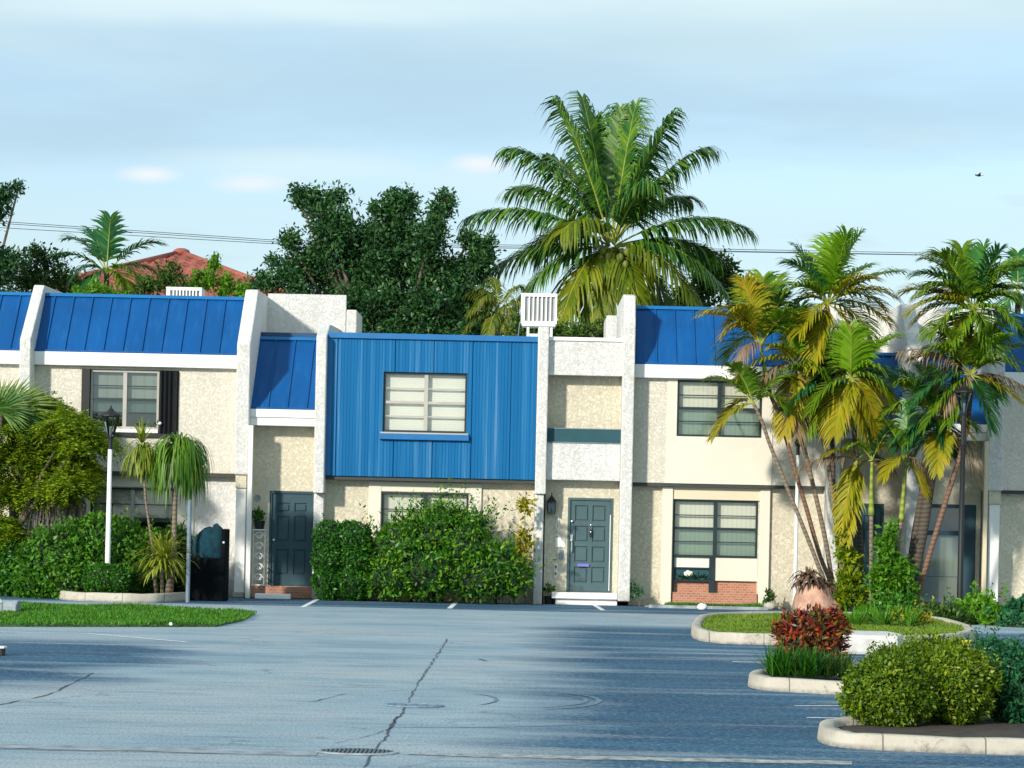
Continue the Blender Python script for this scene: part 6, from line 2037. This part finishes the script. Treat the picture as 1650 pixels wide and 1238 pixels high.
tree("roofline_bush", "dull dark bush between red roof and white parapet", "bush", (at(430, 600, 60).x, 60, 0), bg_clump([(430, 455, 26, 26, 0), (460, 450, 24, 30, 0), (405, 468, 20, 16, 0), (440, 425, 12, 16, 0), (480, 470, 30, 30, 0)], 60), 190, 24, 0.10, 'l_oak', 0.07, GR, spread=0.10)
tree("roofline_bush", "low green bush below the coconut palm fronds", "bush", (at(940, 620, 59).x, 59, 0), bg_clump([(930, 540, 40, 18, 0), (980, 535, 36, 16, 0), (890, 535, 26, 20, 0), (850, 530, 40, 26, 0)], 59), 190, 24, 0.10, 'l_mid', 0.06, spread=0.10)


def bg_palm(label, c, Y, tips, leaf, mat, n=24, width=0.05, rr=0.02, droop=0.3):
    p = at(*c, Y)
    t = thing("feather_palm", label, "palm", (p.x, Y, 0))
    m = MB(); m.tube([(p.x, Y, 0), (p.x + 0.05, Y, p.z * 0.5), p], [0.13, 0.10, 0.07], 9); m.build("trunk", M['trunk'], t, True)
    for tp in tips:
        px_frond(t, c, Y, tp[0], tp[1], tp[2], n, leaf, tp[3] if len(tp) > 3 else mat, width=width, droop=droop, rr=rr, start=0.18, fold=0.2)


bg_palm("small feather palm in front of the red tiled roof", (172, 440), 59, [((178, 352), -0.2, 0.15), ((108, 385), 0.3, 0.5), ((88, 412), -0.4, 0.4), ((255, 392), -0.2, 0.45), ((250, 440), 0.4, 0.45), ((118, 450), -0.3, 0.5), ((205, 470), -0.6, 0.5, 'l_areca'), ((222, 450), -0.5, 0.5, 'l_areca'), ((140, 470), -0.5, 0.5), ((150, 375), 0.5, 0.2)], 0.62, 'l_deepg', 24, 0.06)
bg_palm("yellow green palm between the evergreen tree and the high air conditioner", (805, 505), 60, [((755, 505), -0.4, 0.5), ((840, 462), 0.3, 0.4), ((765, 470), 0.3, 0.5), ((855, 500), -0.4, 0.5), ((785, 545), -0.7, 0.5), ((825, 550), -0.6, 0.4), ((745, 540), -0.3, 0.6), ((795, 450), 0.3, 0.3), ((770, 490), -0.5, 0.6), ((835, 520), -0.6, 0.5), ((750, 480), 0.5, 0.5)], 0.5, 'l_gold2', 30, 0.032, 0.015, 0.95)
bg_palm("far palm whose leaves show above the rightmost parapet", (1640, 470), 56, [((1600, 440), 0.2, 0.4), ((1680, 440), 0.2, 0.4), ((1615, 510), -0.3, 0.4), ((1660, 520), -0.3, 0.4), ((1640, 410), 0, 0.1)], 0.5, 'l_deepg', 22)

# red tiled house
YR = 78.0
ax = at(292, 412, YR)
ez = at(290, 452, YR).z - 0.9
t = thing("tiled_house", "distant house with red barrel tile hip roof behind the left roofs", "house", (ax.x, YR, 0))
HW = 9.6
HW = (ax.z - ez) / 0.42
m = MB()


def tile_face(o, eu, ev):
    """triangular hip face: o = apex, eu = unit along the eave, ev = unit horizontal outward from the apex"""
    courses = 13
    period = 0.42
    for c in range(courses):
        v0, v1 = c / courses, (c + 1) / courses
        half = HW * v1
        k = int(2 * half / (period / 4)) + 1
        us = [-half + 2 * half * i / k for i in range(k + 1)]
        vs, fs = [], []
        for u in us:
            s = abs(math.sin(math.pi * u / period))
            for vv, lift in ((v0, 0.0), (v1, 0.035)):
                uu = max(-HW * vv, min(HW * vv, u))
                p = o + ev * HW * vv + eu * uu
                vs.append((p.x, p.y, o.z - (o.z - ez) * vv + 0.11 * s + lift))
        for i in range(k):
            fs.append((2 * i, 2 * i + 1, 2 * i + 3, 2 * i + 2))
        nb = len(vs)
        for i in range(k + 1):
            a_ = vs[2 * i + 1]
            vs.append((a_[0], a_[1], a_[2] - 0.30))
        for i in range(k):
            fs.append((2 * i + 1, nb + i, nb + i + 1, 2 * i + 3))
        m.add(vs, fs)


tile_face(ax, Vector((1, 0, 0)), Vector((0, -1, 0)))
tile_face(ax, Vector((0, 1, 0)), Vector((1, 0, 0)))
tile_face(ax, Vector((0, -1, 0)), Vector((-1, 0, 0)))
rf = m.build("roof", M['tile'], t)
m = MB()
for sx in (-1, 1):
    m.tube([ax + Vector((0, 0, 0.10)), Vector((ax.x + sx * HW, YR - HW, ez + 0.12))], 0.10, 8)
m.ball(ax + Vector((0, 0, 0.12)), (0.3, 0.25, 0.14), 10, 6)
m.build("ridge_tile", M['tile'], rf, True)
m = MB(); m.box(ax.x - HW + 0.5, ax.x + HW - 0.5, YR - HW + 0.5, YR + HW - 0.5, 0, ez); m.build("wall", M['cream'], t)

# power lines
for (y0, y1), nm in (((357, 388), "topmost"), ((360, 391), "middle"), ((367, 394), "lowest")):
    m = MB()
    pts = []
    for i in range(25):
        u = i / 24
        px = -150 + u * 2000
        base = y0 + (y1 - y0) * (px / 455 if px < 455 else 1 + (px - 455) * 0.00062)
        pts.append(at(px, base, 68))
    m.tube(pts, 0.009, 5)
    tag(m.build("power_line", M['black']), "%s of the three thin power lines crossing the sky" % nm, "power line", "power lines across the sky")

# bird
p = at(1577, 283, 60)
t = thing("bird", "tiny dark bird flying high in the sky at right", "bird", tuple(p))
m = MB()
m.ball(p, (0.07, 0.035, 0.03), 8, 6).ball(p + Vector((-0.075, 0, 0.012)), 0.022, 8, 6)
m.add([p + Vector((0.05, -0.02, 0)), p + Vector((0.13, -0.03, 0.004)), p + Vector((0.13, 0.03, 0.004)), p + Vector((0.05, 0.02, 0))], [(0, 1, 2, 3)])
m.build("body", M['black'], t, True)
for sg in (-1, 1):
    m = MB()
    m.add([p + Vector((-0.03, sg * 0.02, 0.01)), p + Vector((0.03, sg * 0.02, 0.01)), p + Vector((0.04, sg * 0.12, 0.05)), p + Vector((0.0, sg * 0.13, 0.055)), p + Vector((0.06, sg * 0.24, 0.02))], [(0, 1, 2, 3), (3, 2, 4)])
    m.build("bird_wing", M['black'], t)
